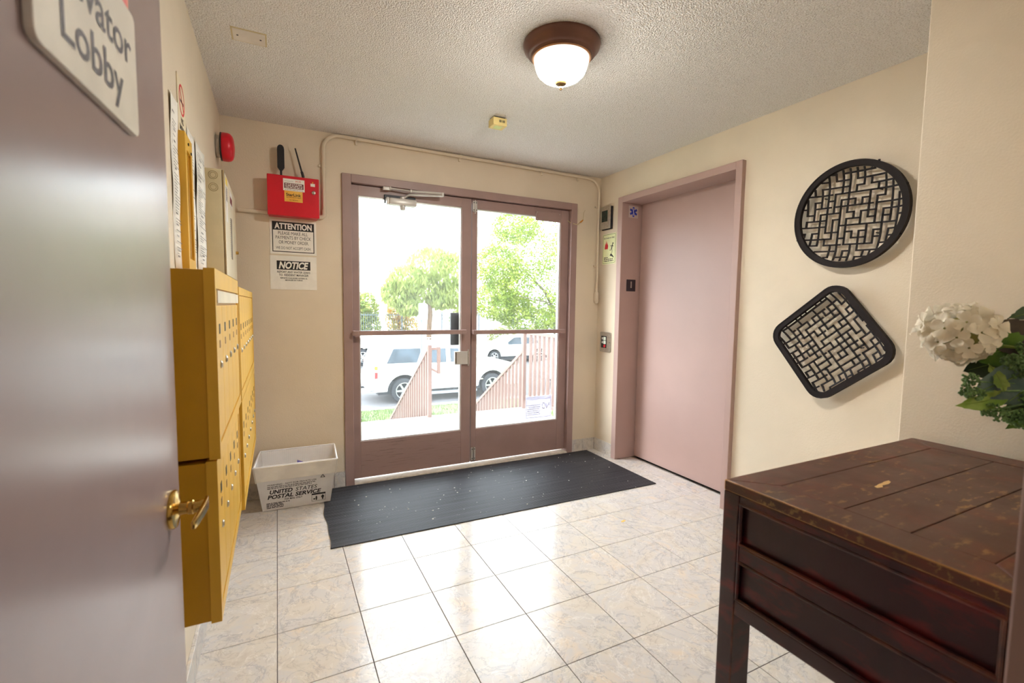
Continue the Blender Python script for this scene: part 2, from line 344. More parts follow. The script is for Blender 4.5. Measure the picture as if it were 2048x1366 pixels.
# skirting tiles
def skirting(name, runs):
    root = struct(MB().box(*runs[0][0]).out(name, grout_m))
    for bx in runs[1:]:
        MB().box(*bx, b=.0015, seg=1).out('skirting_tile', base_m, root)
d = .012
skirting('baseboard_back', [((XL, .425, YB-.006, YB, 0, .101))]*1 and [((XL, .424, YB-.005, YB+.002, 0, .100),)] + [(XL+.001+k*T-.0, min(XL+(k+1)*T-.002, .424), YB-d, YB, 0, .104) for k in range(3)])
skirting('baseboard_corner', [((2.298, XR, YB-.005, YB+.002, 0, .100),), (2.299, 2.408, YB-d, YB, 0, .104), (2.410, XR-d, YB-d, YB, 0, .104)])
skirting('baseboard_right', [((XR-.005, XR+.002, .853, YB-d, 0, .100),), (XR-d, XR, .854, YB-d-.001, 0, .104)])
skirting('baseboard_right_near', [((XR-.005, XR+.002, -1.41, -.281, 0, .100),)]+[(XR-d, XR, max(-1.41, -.281-(k+1)*T)+.001, -.281-k*T-.001, 0, .104) for k in range(4)])
skirting('baseboard_left', [((XL-.002, XL+.005, -2.0, YB-d, 0, .100),)]+[(XL, XL+d, max(-2.0, YB-d-(k+1)*T)+.001, YB-d-k*T-.001, 0, .104) for k in range(11) if YB-d-k*T > -1.95])

# ------------------------------------------------------------------ front entrance
fr = MB()
fr.box(.425, .484, 1.112, 1.26, 0, 2.125, .003).box(2.239, 2.297, 1.112, 1.26, 0, 2.125, .003).box(.484, 2.239, 1.112, 1.26, 2.071, 2.125, .003)
fr.box(.484, .497, 1.198, 1.24, 0, 2.071, .001).box(2.226, 2.239, 1.198, 1.24, 0, 2.071, .001).box(.497, 2.226, 1.198, 1.24, 2.058, 2.071, .001)
fr = struct(fr.out('trim_1', trim_m)); tag(fr, 'mauve brown metal frame around the glazed double entrance doors', 'door frame')
sill_m = pm('pale_stone_sill', (214, 206, 194), .5, var=.1, scale=30)
struct(MB().box(.484, 2.239, 1.10, 1.30, -.02, .016, .004).out('trim_2', sill_m))

def glazed_leaf(name, x0, x1, s0, s1, label):
    root = MB(); Y0, Y1 = 1.150, 1.195
    root.box(x0, s0, Y0, Y1, .03, 2.066, .002).box(s1, x1, Y0, Y1, .03, 2.066, .002); root = root.out(name, trim_m)
    struct(tag(root, label, 'door'))
    MB().box(s0, s1, Y0, Y1, 1.998, 2.066, .002).out('top_rail', trim_m, root)
    MB().box(s0, s1, Y0, Y1, .03, .293, .002).out('bottom_rail', kick_m if name == 'door_1' else trim_m, root)
    b = MB(); Fz = Fr((0, 1.158, 0), (1, 0, 0), (0, 0, 1), (0, -1, 0))
    b.ring([(s0, .293), (s1, .293), (s1, 1.998), (s0, 1.998)], [(s0+.007, .300), (s1-.007, .300), (s1-.007, 1.991), (s0+.007, 1.991)], Fz, -.03, 0); b.out('glazing_bead', alu_m, root)
    pn = MB().box(s0+.004, s1-.004, 1.170, 1.176, .297, 1.994).out('glass_pane', glass_m, root)
    return root, pn
def kick_mat():
    m = pm('scuffed_mauve_paint', (156, 130, 126), .4, c2=(156, 130, 126)); t = m.node_tree; N, L = t.nodes, t.links; b = N['Principled BSDF']
    tc = N.new('ShaderNodeTexCoord'); mp = N.new('ShaderNodeMapping'); mp.inputs['Scale'].default_value = (3.2, 3.2, 46); mp.inputs['Rotation'].default_value = (0, .03, 0); L.new(tc.outputs['Object'], mp.inputs[0])
    nz = N.new('ShaderNodeTexNoise'); nz.inputs['Scale'].default_value = 1.6; nz.inputs['Detail'].default_value = 7; nz.inputs['Roughness'].default_value = .7; L.new(mp.outputs[0], nz.inputs['Vector'])
    rp = N.new('ShaderNodeValToRGB'); rp.color_ramp.elements[0].position = .55; rp.color_ramp.elements[0].color = (*lin((156, 130, 126)), 1); rp.color_ramp.elements[1].position = .78; rp.color_ramp.elements[1].color = (*lin((60, 42, 42)), 1)
    L.new(nz.outputs['Fac'], rp.inputs[0]); L.new(rp.outputs[0], b.inputs['Base Color']); return m
kick_m = kick_mat()
d1, pane1 = glazed_leaf('door_1', .486, 1.3585, .533, 1.281, 'left glazed entrance door with scuffed kick rail and closer arm')
d2, pane2 = glazed_leaf('door_2', 1.3645, 2.237, 1.405, 2.158, 'right glazed entrance door with mirrored notice on its pane')
def push_bar(x0, x1, zz, root):
    pb = MB(); pb.box(x0+.03, x1-.03, 1.078, 1.090, zz-.016, zz+.016, .003)
    for xa, xb in ((x0, x0+.04), (x1-.04, x1)):
        pb.box(xa, xb, 1.076, 1.094, zz-.017, zz+.017, .005)
    for xc in (x0+.02, x1-.02): pb.box(xc-.012, xc+.012, 1.092, 1.151, zz-.014, zz+.014, .002)
    return pb.out('push_bar', trim_m, root)
push_bar(.476, 1.298, 1.064, d1); push_bar(1.352, 2.178, 1.060, d2)
# closer on the left leaf
cl = MB(); cl.box(.706, .925, 1.136, 1.1495, 1.962, 2.022, .002).out('closer_plate', dark_m, d1)
c = MB(); c.box(.728, .922, 1.082, 1.140, 1.948, 1.996, .012).box(.712, .730, 1.088, 1.140, 1.950, 1.996, .004)
c.lathe([(.001, -.03), (.016, -.03), (.021, -.02), (.021, 0)], Fr((.825, 1.108, 1.950), (1, 0, 0), (0, 1, 0), (0, 0, 1)), 20); c = c.out('closer_body', alu_m, d1, True)
a = MB(); a.lathe([(.018, 0), (.018, .012), (.001, .013)], Fr((.825, 1.108, 1.996), (1, 0, 0), (0, 1, 0), (0, 0, 1)), 18)
a.tube([(.825, 1.108, 2.006), (.845, 1.106, 2.012), (.87, 1.10, 2.030), (1.10, 1.06, 2.040)], .0075, 8); a.tube([(1.10, 1.06, 2.036), (1.10, 1.06, 2.062)], .011, 10)
a.tube([(1.10, 1.06, 2.056), (.885, 1.085, 2.052)], .0085, 8); a.tube([(.885, 1.085, 2.052), (.745, 1.100, 2.058)], .006, 8); a.tube([(.745, 1.100, 2.058), (.735, 1.101, 2.058)], .013, 10)
a.box(.69, .745, 1.098, 1.113, 2.044, 2.068, .003).box(.872, .884, 1.076, 1.094, 2.043, 2.062, .002); a.out('closer_arm', alu_m, d1, True)
# lock and guard plate
lk = MB(); lk.box(1.222, 1.342, 1.128, 1.1495, .812, .912, .003); lk = lk.out('lock_box', alu_m, d1); MB().box(1.327, 1.337, 1.122, 1.129, .80, .928, .002).out('bolt_keeper', steel_m, lk)
MB().box(1.228, 1.236, 1.126, 1.1285, .822, .905).out('seam', pm('brown_seam', (110, 92, 74), .5), lk)
MB().box(1.215, 1.422, 1.204, 1.222, .955, 1.205, .003).out('pull_plate', dark_m, d1)
# flush bolts on the right leaf
for nm, z0, z1 in (('top_bolt', 1.972, 2.052), ('bottom_bolt', .048, .148)):
    bo = MB(); bo.box(1.3665, 1.381, 1.140, 1.1505, z0, z1, .002).box(1.387, 1.4015, 1.140, 1.1505, z0, z1, .002); bo = bo.out(nm, alu_m, d2)
    MB().tube([(1.384, 1.139, z0-.012), (1.384, 1.139, z1+.006)], .005, 8).out('rod', steel_m, bo, True)
    sm = MB()
    for xx in (1.374, 1.394):
        for zz in (z0+.013, z1-.013): sm.lathe([(.004, 0), (.004, .0015)], Fr((xx, 1.1405, zz), (1, 0, 0), (0, 0, 1), (0, -1, 0)), 10)
    sm.out('screw', dark_m, bo)
cv = MB().box(1.912, 2.150, 1.138, 1.1505, 1.960, 2.034, .003).out('cover_plate', trim_m, d2)
sm = MB()
for xx in (1.925, 2.137):
    for zz in (1.972, 2.024): sm.lathe([(.004, 0), (.004, .0015)], Fr((xx, 1.1385, zz), (1, 0, 0), (0, 0, 1), (0, -1, 0)), 10)
sm.out('screw', steel_m, cv)
# notice glued to the outer face of the right pane, read from the street (mirrored from here)
film_m = pm('white_film', (236, 234, 244), .5, transl=.55); bluep_m = pm('faded_blue_print', (104, 100, 160), .5, transl=.06)
NF = Fr((2.118, 1.1775, .318), (-1, 0, 0), (0, 0, 1), (0, 1, 0))
st = MB(); st.slab(NF, 0, .252, 0, .190, 0, .0006); st = st.out('property_notice', film_m, d2)
bd = MB(); bd.ring([(.006, .006), (.246, .006), (.246, .184), (.006, .184)], [(.010, .010), (.242, .010), (.242, .180), (.010, .180)], NF, .0008, .0012)
for k in range(6): micro(bd, NF, .11, .236, .030+k*.016, .006, .001, k)
lettering(NF, [('PRIVATE PROPERTY', .126, .156, .226, .018, 1), ('NO', .058, .075, .075, .055, 0)], bluep_m, st, .001)
bd.out('print', bluep_m, st)

# ------------------------------------------------------------------ elevator
ef = MB(); ef.box(2.512, 2.74, .800, .854, 0, 2.149, .003).box(2.512, 2.74, -.281, -.236, 0, 2.149, .003).box(2.512, 2.74, -.236, .800, 2.102, 2.149, .003)
ef = struct(tag(ef.out('trim_3', lift_m), 'mauve metal frame of the elevator doorway', 'door frame'))
d3 = MB().box(2.712, 2.742, -.243, .792, .012, 2.11, .002).out('door_3', lift_m); struct(tag(d3, 'plain mauve pink elevator door in deep metal frame', 'door'))
struct(MB().box(2.69, 2.745, -.236, .80, -.01, .004).out('trim_4', steel_m))
struct(MB().box(2.745, 2.80, -.3, .87, 0, 2.2).out('wall_shaft', dark_m))
REV = Fr((0, .7995, 0), (1, 0, 0), (0, 0, 1), (0, -1, 0))
pl = tag(MB().slab(Fr((2.577, .7995, 1.397), (1, 0, 0), (0, 0, 1), (0, -1, 0)), 0, .094, 0, .096, 0, .004, .002).out('floor_number_plate', pm('dark_number_plate', (44, 36, 44), .4)), 'small dark square plate reading 1 on the elevator jamb', 'sign')
lettering(Fr((2.577, .7995, 1.397), (1, 0, 0), (0, 0, 1), (0, -1, 0)), [('1', .047, .028, .014, .052, .3)], steel_m, pl, .0046)
sx = tag(MB().slab(Fr((2.578, .7995, 1.990), (1, 0, 0), (0, 0, 1), (0, -1, 0)), 0, .098, 0, .094, 0, .001).out('medical_star_sticker', pm('frosted_sticker', (196, 178, 172), .4)), 'clear square sticker with blue six armed medical star on elevator jamb', 'sticker')
SF = Fr((2.627, .7995, 2.037), (1, 0, 0), (0, 0, 1), (0, -1, 0)); s_ = MB()
for k in range(3):
    a_ = math.radians(90+60*k); ca, sa = math.cos(a_), math.sin(a_); L_, W_ = .039, .0088
    s_.prism([(L_*ca-W_*sa, L_*sa+W_*ca), (-L_*ca-W_*sa, -L_*sa+W_*ca), (-L_*ca+W_*sa, -L_*sa-W_*ca), (L_*ca+W_*sa, L_*sa-W_*ca)], SF, .0012+.0001*k, .0016+.0001*k)
s_.out('star', pm('blue_print', (36, 56, 172), .5), sx)
s_ = MB(); s_.slab(SF, -.0016, .0016, -.030, .030, .0019, .0021)
s_.tube([SF.p(.006*math.sin(t*.9)*(1-.05*t), -.022+t*.006, .0021) for t in range(9)], .0013, 5); s_.out('serpent_staff', white_m, sx)

# display panel, fire notice and call station between the corner and the elevator
dp = thing('display_panel', 'steel wall display with dark green screen left of elevator', 'display', (XR, 1.01, 1.93))
DF = RIGHT(1.088, 1.915)
MB().slab(DF, .006, .136, .002, .190, 0, .014, .003).out('back_box', blackp_m, dp)
MB().slab(DF, 0, .128, .008, .198, .014, .030, .006).out('front_cover', steel_m, dp)
MB().slab(DF, .022, .100, .068, .160, .030, .0315, .001).out('screen', pm('dark_green_screen', (22, 44, 36), .25, var=.4, scale=60), dp)
fs = MB(); FF = RIGHT(1.080, 1.630); fs.prism(rrect(.176, .254, .012, 5, .088, .127), FF, 0, .002)
fs = tag(fs.out('fire_stairs_sign', pm('pale_lime_sign', (232, 236, 188), .45)), 'pale lime sign with red flame and running figure beside elevator', 'sign')
b_ = MB(); b_.ring(rrect(.164, .240, .010, 5, .088, .127), rrect(.159, .235, .008, 5, .088, .127), FF, .0022, .0026)
b_.prism([(.108, .078), (.100, .070), (.112, .062), (.112, .070), (.122, .060), (.122, .066), (.134, .054), (.134, .062), (.146, .048), (.150, .048), (.150, .060), (.130, .076), (.118, .088)], FF, .0022, .0026)
b_.prism(circle(.0075, 12, 0, .138, .168), FF, .0022, .0026)
for P, Q, W in (((.134, .160), (.122, .125), .011), ((.122, .128), (.108, .112), .005), ((.108, .112), (.096, .116), .004), ((.124, .126), (.130, .105), .005), ((.130, .105), (.127, .086), .004), ((.132, .155), (.114, .146), .004), ((.114, .146), (.106, .154), .004), ((.133, .152), (.146, .142), .004)):
    dx, dy = Q[0]-P[0], Q[1]-P[1]; l = math.hypot(dx, dy); nx, ny = -dy/l*W/2, dx/l*W/2
    b_.prism([(P[0]+nx, P[1]+ny), (Q[0]+nx, Q[1]+ny), (Q[0]-nx, Q[1]-ny), (P[0]-nx, P[1]-ny)], FF, .0022, .0026)
for k, (b0, f0) in enumerate(((.050, .4), (.036, 1), (.022, 1))): micro(b_, FF, .022, .150, b0, .007, .0024, k, f0)
lettering(FF, [('IN CASE OF FIRE', .088, .212, .136, .010, 1)], black_m, fs, .0024); b_.out('print', black_m, fs)
fl = MB()
for ox, sc_, ln in ((.030, 1, .055), (.040, 1.1, .075), (.052, 1, .066), (.062, .9, .05)):
    fl.prism([(ox, .128), (ox+.010*sc_, .124), (ox+.014*sc_, .124+ln*.55), (ox+.009*sc_, .124+ln), (ox+.004, .124+ln*.6)], FF, .0022, .0026)
fl.out('flame', redp_m, fs)
cs = thing('elevator_call_station', 'steel call plate with buttons and red lamp left of elevator', 'button panel', (XR, 1.0, .9)); CF = RIGHT(1.072, .880)
MB().prism(rrect(.142, .172, .012, 5, .071, .086), CF, 0, .010, .002).out('face_plate', steel_m, cs)
MB().slab(CF, .020, .092, .036, .138, .010, .0115).out('button_panel', blackp_m, cs)
for z_ in (.102, .070): 
    bt = MB().slab(CF, .055, .086, z_, z_+.028, .0115, .016, .002).out('button', pm('white_button', (226, 236, 222), .4), cs)
    up = 1 if z_ > .09 else -1; zc_ = z_+.014
    MB().prism([(.027, zc_), (.037, zc_+up*.012), (.047, zc_), (.041, zc_), (.041, zc_-up*.011), (.033, zc_-up*.011), (.033, zc_)], CF, .0115, .012).out('arrow', white_m, cs)
MB().prism(circle(.013, 20, 0, .071, .053), CF, .0115, .016, .001).out('alarm_button', redp_m, cs)
kh = MB(); kh.prism(circle(.004, 12, 0, .132, .085), CF, .0101, .0112); kh.out('screw', black_m, cs)

# ------------------------------------------------------------------ conduit, wire
cd_ = thing('conduit', 'beige painted conduit running above the entrance doors and down the corner', 'pipe', (.3, 1.11, 1.8))
yc = 1.112
def arc(cx, cz, r, a0, a1, n=8): return [(cx+r*math.cos(math.radians(a0+(a1-a0)*k/n)), yc, cz+r*math.sin(math.radians(a0+(a1-a0)*k/n))) for k in range(n+1)]
path = [(.313, yc, 1.86), (.313, yc, 2.255)]+arc(.413, 2.255, .10, 180, 90)+[(2.405, yc, 2.348)]+arc(2.405, 2.238, .11, 90, 0)+[(2.513, yc, 1.42)]
MB().tube(path, .0115, 12).out('pipe', pipe_m, cd_, True)
MB().tube([(.313, yc, 1.87), (.313, yc, 1.835), (.300, yc, 1.822), (.280, yc, 1.822)], .015, 10).out('elbow_fitting', pipe_m, cd_, True)
e_ = MB(); e_.tube([(2.513, yc, 1.43), (2.513, yc, 1.40)], .014, 12).tube([(2.513, yc, 1.40), (2.513, yc, 1.385), (2.513, yc, 1.31), (2.513, yc, 1.295)], [.012, .021, .021, .012], 12); e_.out('end_fitting', pipe_m, cd_, True)
for px_, pz_, hor in ((.313, 2.15, 0), (.52, 2.350, 1), (1.25, 2.352, 1), (1.95, 2.350, 1), (2.3, 2.348, 1), (2.513, 2.12, 0), (2.513, 1.62, 0)):
    q = MB(); q.tube([(px_-(.007 if hor else 0), yc, pz_-(0 if hor else .007)), (px_+(.007 if hor else 0), yc, pz_+(0 if hor else .007))], .0145, 12)
    if hor: q.box(px_-.007, px_+.007, yc+.004, YB, pz_-.034, pz_, .001)
    else: q.box(px_-.03, px_, yc+.004, YB, pz_-.007, pz_+.007, .001)
    q.out('pipe_strap', pipe_m, cd_, True)
cs2 = thing('conduit', 'short beige conduit between red cabinet and cream panel', 'pipe', (-.1, 1.11, 1.82)); MB().tube([(-.175, 1.112, 1.822), (-.016, 1.112, 1.822)], .0125, 12).out('pipe', pipe_m, cs2, True)
wi = thing('loose_wire', 'short loose cream wire with orange tip right of entrance doors', 'wire', (2.33, 1.12, 1.97))
MB().tube([(2.22, 1.145, 1.985), (2.24, 1.125, 1.965), (2.275, 1.10, 1.952), (2.305, 1.105, 1.958), (2.325, 1.118, 1.975)], .0035, 6).tube([(2.345, 1.122, 1.985), (2.365, 1.126, 2.0), (2.37, 1.1265, 2.06), (2.385, 1.127, 2.085)], .0018, 5).out('strand', pm('cream_insulation', (206, 190, 150), .6), wi, True)
MB().tube([(2.335, 1.121, 1.978), (2.36, 1.124, 1.998)], .006, 7).out('tip', pm('orange_insulation', (214, 142, 50), .5), wi, True)

# ------------------------------------------------------------------ back wall: red cabinet and notices
rp = thing('alarm_dialer_cabinet', 'red wall cabinet with two black antennas left of entrance', 'alarm box', (.13, YB, 1.8))
bx = MB(); bx.box(-.010, .272, 1.036, YB, 1.800, 2.036, .003); bx.out('case', red_m, rp)
MB().box(-.014, .278, 1.026, 1.040, 1.797, 2.040, .004).out('door', red_m, rp)
AF = BACK(0, 0, 1.0258)
def sticker(nm, x0, x1, z0, z1, mat): return MB().slab(AF, x0, x1, z0, z1, 0, .0006).out(nm, mat, rp)
s1 = sticker('white_sticker', .074, .194, 1.950, 2.022, white_m)
MB().slab(AF, .080, .188, 1.964, 1.996, .0008, .001).out('maroon_band', pm('maroon_print', (96, 24, 34), .5), s1)
mp_ = MB()
for k in range(3): micro(mp_, AF, .086, .182, 1.968+k*.0095, .005, .0012, k+3)
mp_.out('print', white_m, s1)
mp_ = MB(); micro(mp_, AF, .082, .186, 1.955, .003, .0009, 9); micro(mp_, AF, .082, .13, 2.006, .002, .0009, 11); lettering(AF, [('M M', .158, 2.002, .028, .013, 0)], redp_m, s1, .001); mp_.out('print', pm('grey_print', (150, 140, 140), .5), s1)
s2 = sticker('orange_sticker', .080, .182, 1.884, 1.949, pm('orange_label', (236, 172, 62), .5, c2=(244, 200, 96)))
lettering(AF, [('StarLink', .131, 1.918, .084, .017, 1)], black_m, s2, .001)
mp_ = MB(); micro(mp_, AF, .090, .172, 1.909, .003, .0009, 4); micro(mp_, AF, .108, .154, 1.893, .003, .0009, 5); mp_.out('print', pm('brown_print', (120, 70, 30), .5), s2)
MB().lathe([(.011, 0), (.011, .006), (.008, .008), (.001, .008)], Fr((.246, 1.026, 1.952), (1, 0, 0), (0, 0, 1), (0, -1, 0)), 20).out('key_lock', steel_m, rp, True)
s3 = sticker('small_label', .228, .254, 1.990, 2.008, white_m); MB().slab(AF, .2385, .2435, 2.009, 2.018, 0, .003).out('indicator', pm('amber_lamp', (250, 200, 60), .4), rp)
an = MB(); an.tube([(.065, 1.075, 2.03), (.065, 1.075, 2.085)], .0065, 10)
FA = BACK(.065, 0, 1.075); an.prism([(-.006, 2.075), (.006, 2.075), (.020, 2.095), (.020, 2.205), (.0175, 2.22), (.010, 2.230), (0, 2.233), (-.010, 2.230), (-.0175, 2.22), (-.020, 2.205), (-.020, 2.095)], FA, -.006, .006, .002); an.out('paddle_antenna', blackp_m, rp)
an = MB(); an.tube([(.190, 1.075, 2.03), (.190, 1.075, 2.06)], .008, 10).tube([(.190, 1.075, 2.055), (.182, 1.075, 2.085)], .0085, 10).tube([(.183, 1.075, 2.08), (.147, 1.08, 2.225)], [.0058, .0042], 10); an.out('whip_antenna', blackp_m, rp, True)

def board(nm, label, F, wd, ht, mat, th=.003, cat='sign'): return tag(MB().slab(F, 0, wd, 0, ht, .0005, th).out(nm, mat), label, cat)
NA = BACK(-.006, 1.572); at = board('payment_notice', 'white ATTENTION notice about payments under the red cabinet', NA, .270, .216, white_m)
k_ = MB(); k_.ring([(.013, .013), (.257, .013), (.257, .203), (.013, .203)], [(.018, .018), (.252, .018), (.252, .150), (.018, .150)], NA, .0032, .0034); k_.out('border', black_m, at)
lettering(NA, [('ATTENTION', .135, .159, .216, .034, 1.6)], white_m, at, .0040)
lettering(NA, [('PLEASE MAKE ALL', .133, .122, .172, .020), ('PAYMENTS BY CHECK', .135, .094, .205, .020), ('OR MONEY ORDER.', .137, .065, .174, .020), ('WE DO NOT ACCEPT CASH.', .135, .031, .204, .0165)], black_m, at, .0036)
NB = BACK(-.009, 1.348); no = board('water_leak_notice', 'white NOTICE sheet about water leaks, lowest on back wall', NB, .272, .214, paper_m)
k_ = MB(); k_.slab(NB, .038, .234, .126, .182, .0031, .0034); k_.out('title_band', black_m, no)
lettering(NB, [('NOTICE', .136, .134, .174, .040, 1.8, .25)], white_m, no, .0040)
lettering(NB, [('REPORT ANY WATER LEAKS', .136, .105, .192, .0125, .7), ('TO  RESIDENT MANAGER', .136, .086, .172, .0125, .7), ('REPORTE CUALQUIER GOTERA AL', .136, .069, .158, .0075, 1.2), ('MANAGER EN TURNO', .136, .056, .102, .0075, 1.2)], black_m, no, .0036)

# ------------------------------------------------------------------ left wall
bl = thing('alarm_bell', 'red domed alarm bell high on left wall by corner', 'bell', (XL, .885, 2.12)); BF = Fr((XL, .885, 2.118), (0, 1, 0), (0, 0, 1), (1, 0, 0))
MB().prism(circle(.058, 32), BF, 0, .022, .002).out('back_plate', steel_m, bl, True)
MB().prism(circle(.076, 32), BF, .022, .030, .002).out('rim', blackp_m, bl, True)
MB().lathe([(.072, .028), (.076, .034), (.076, .058), (.072, .070), (.062, .080), (.045, .086), (.02, .089), (.001, .0895)], BF, 40).out('gong', red_m, bl, True)
fp = thing('alarm_control_panel', 'cream wall panel with hinged door and slot window above mailboxes', 'control panel', (XL, .67, 1.40)); PF = LEFT(.335, 1.385)
MB().slab(PF, 0, .66, 0, .480, 0, .068, .002).out('case', cream_m, fp)
MB().slab(PF, .012, .655, .004, .478, .069, .077, .002).out('door', cream2_m, fp)
hg = MB(); hg.tube([PF.p(.008, .004, .073), PF.p(.008, .478, .073)], .006, 8)
hg.out('hinge', pm('dull_brass_hinge', (140, 118, 84), .4, .7), fp)
MB().slab(PF, .30, .36, .10, .31, .0772, .0785, .001).out('slot_window', pm('grey_window', (120, 118, 120), .25), fp)
MB().slab(PF, .07, .15, .26, .466, .0772, .0778).out('tall_label', white_m, fp); MB().slab(PF, .07, .15, .432, .466, .0779, .0781).out('yellow_label', pm('yellow_label', (236, 206, 60), .5), fp)
lb = MB()
for k in range(7): micro(lb, PF, .075, .145, .36+k*.009, .005, .0782, k)
for k in range(20): lb.quad([PF.p(.25, .11+k*.010, .0782), PF.p(.27, .11+k*.010, .0782), PF.p(.27, .113+k*.010, .0782), PF.p(.25, .113+k*.010, .0782)])
lb.out('print', black_m, fp)
l2 = MB().slab(PF, .28, .42, .37, .45, .0772, .0776).out('maker_label', white_m, fp); MB().slab(PF, .29, .41, .385, .42, .0778, .078).out('maroon_band', pm('maroon_band_print', (110, 30, 40), .5), l2)
MB().lathe([(.009, 0), (.009, .012), (.006, .014), (.001, .014)], Fr(PF.p(.60, .16, .077), (0, 1, 0), (0, 0, 1), (1, 0, 0)), 16).out('key_lock', brass_m, fp, True)
KF = Fr((XL+.035, .335, 1.80), (1, 0, 0), (0, 0, 1), (0, -1, 0))
for zz in (.036, -.018):
    k_ = MB()
    for r0, r1 in ((.019, .017), (.012, .0105)): k_.ring(circle(r0, 24, 0, 0, zz), circle(r1, 24, 0, 0, zz), KF, .0, .0012)
    k_.out('knockout', pm('knockout_edge', (150, 134, 96), .5), fp)

yf = thing('notice_frame', 'narrow mustard yellow metal slot frame on left wall', 'frame', (XL, -.23, 1.38)); YF = LEFT(-.302, 1.372)
ou, inn = [(0, 0), (.145, 0), (.145, .452), (0, .452)], [(.030, .035), (.118, .035), (.118, .400), (.030, .400)]
MB().ring(ou, inn, YF, 0, .021).out('frame', yel_m, yf); MB().slab(YF, .02, .13, .03, .41, 0, .004).out('backing', yel_shade_m, yf)
for aa in (.055, .085): MB().slab(YF, aa, aa+.010, .035, .40, .004, .016, .001).out('slot_bar', yel_shade_m, yf)
q = MB()
for aa, bb in ((.06, .425), (.115, .408)): q.lathe([(.005, 0), (.005, .003)], Fr(YF.p(aa, bb, .021), (0, 1, 0), (0, 0, 1), (1, 0, 0)), 10)
q.out('screw', dark_m, yf)
def sheet(nm, label, y0, y1, z0, z1, seed, c=.001, heads=(), curl=.004):
    F = LEFT(y0, z0); wd, ht = y1-y0, z1-z0; bm = bmesh.new(); nx, nz = 6, 10; r = random.Random(seed)
    off = lambda i, j: c+curl*(abs(2*i/nx-1)**3)*(j/nz)+.002*math.sin(j*1.3+seed)
    g_ = [[bm.verts.new(F.p(wd*i/nx, ht*j/nz, max(c, off(i, j)))) for i in range(nx+1)] for j in range(nz+1)]
    for j in range(nz):
        for i in range(nx): bm.faces.new((g_[j][i], g_[j][i+1], g_[j+1][i+1], g_[j+1][i]))
    me = bpy.data.meshes.new(nm); bm.to_mesh(me); bm.free()
    for p in me.polygons: p.use_smooth = True
    o = tag(link(nm, me, paper_m), label, 'paper'); md = o.modifiers.new('thickness', 'SOLIDIFY'); md.thickness = .0006; md.offset = -1
    m_ = MB(); b = ht-.05
    while b > .03:
        big = r.random() < .14; h = .006 if big else .0028
        if r.random() < .9: micro(m_, F, wd*.1+(r.random()*.2*wd if big else 0), wd*.9, b, h, c+curl*.6+.0035, seed+int(b*500), r.uniform(.3, 1) if not big else .4)
        b -= .016 if big else .0095
    m_.out('print', pm('soft_black_print', (70, 64, 66), .6), o); return o
sheet('posted_sheet', 'printed paper sheet taped just right of the yellow slot frame', -.135, .026, 1.40, 1.90, 3)
sheet('posted_sheet', 'wide curled printed sheet nearest to the cream panel', .035, .285, 1.385, 1.905, 5, .004, curl=.007)
sheet('posted_sheet', 'printed paper sheet half hidden behind the open lobby door', -.43, -.315, 1.365, 1.905, 8, curl=.004)
ns = board('no_smoking_sign', 'cream no smoking sign with red ring on left wall', LEFT(-.285, 1.822), .150, .195, pm('cream_board', (228, 214, 184), .5)); SFm = LEFT(-.285, 1.822)
k_ = MB(); k_.ring(circle(.052, 40, 0, .075, .128), circle(.044, 40, 0, .075, .128), SFm, .0032, .0036)
a_ = math.radians(-45); ca, sa = math.cos(a_), math.sin(a_); k_.prism([(.075+.046*ca-.004*sa, .128+.046*sa+.004*ca), (.075-.046*ca-.004*sa, .128-.046*sa+.004*ca), (.075-.046*ca+.004*sa, .128-.046*sa-.004*ca), (.075+.046*ca+.004*sa, .128+.046*sa-.004*ca)], SFm, .0036, .0039); k_.out('red_ring', redp_m, ns)
k_ = MB(); k_.slab(SFm, .045, .098, .118, .127, .0032, .0035).slab(SFm, .100, .107, .118, .127, .0032, .0035); k_.out('cigarette', black_m, ns)
lettering(SFm, [('NO', .075, .047, .045, .020, 1), ('SMOKING', .075, .020, .115, .018, 1)], black_m, ns, .0036)

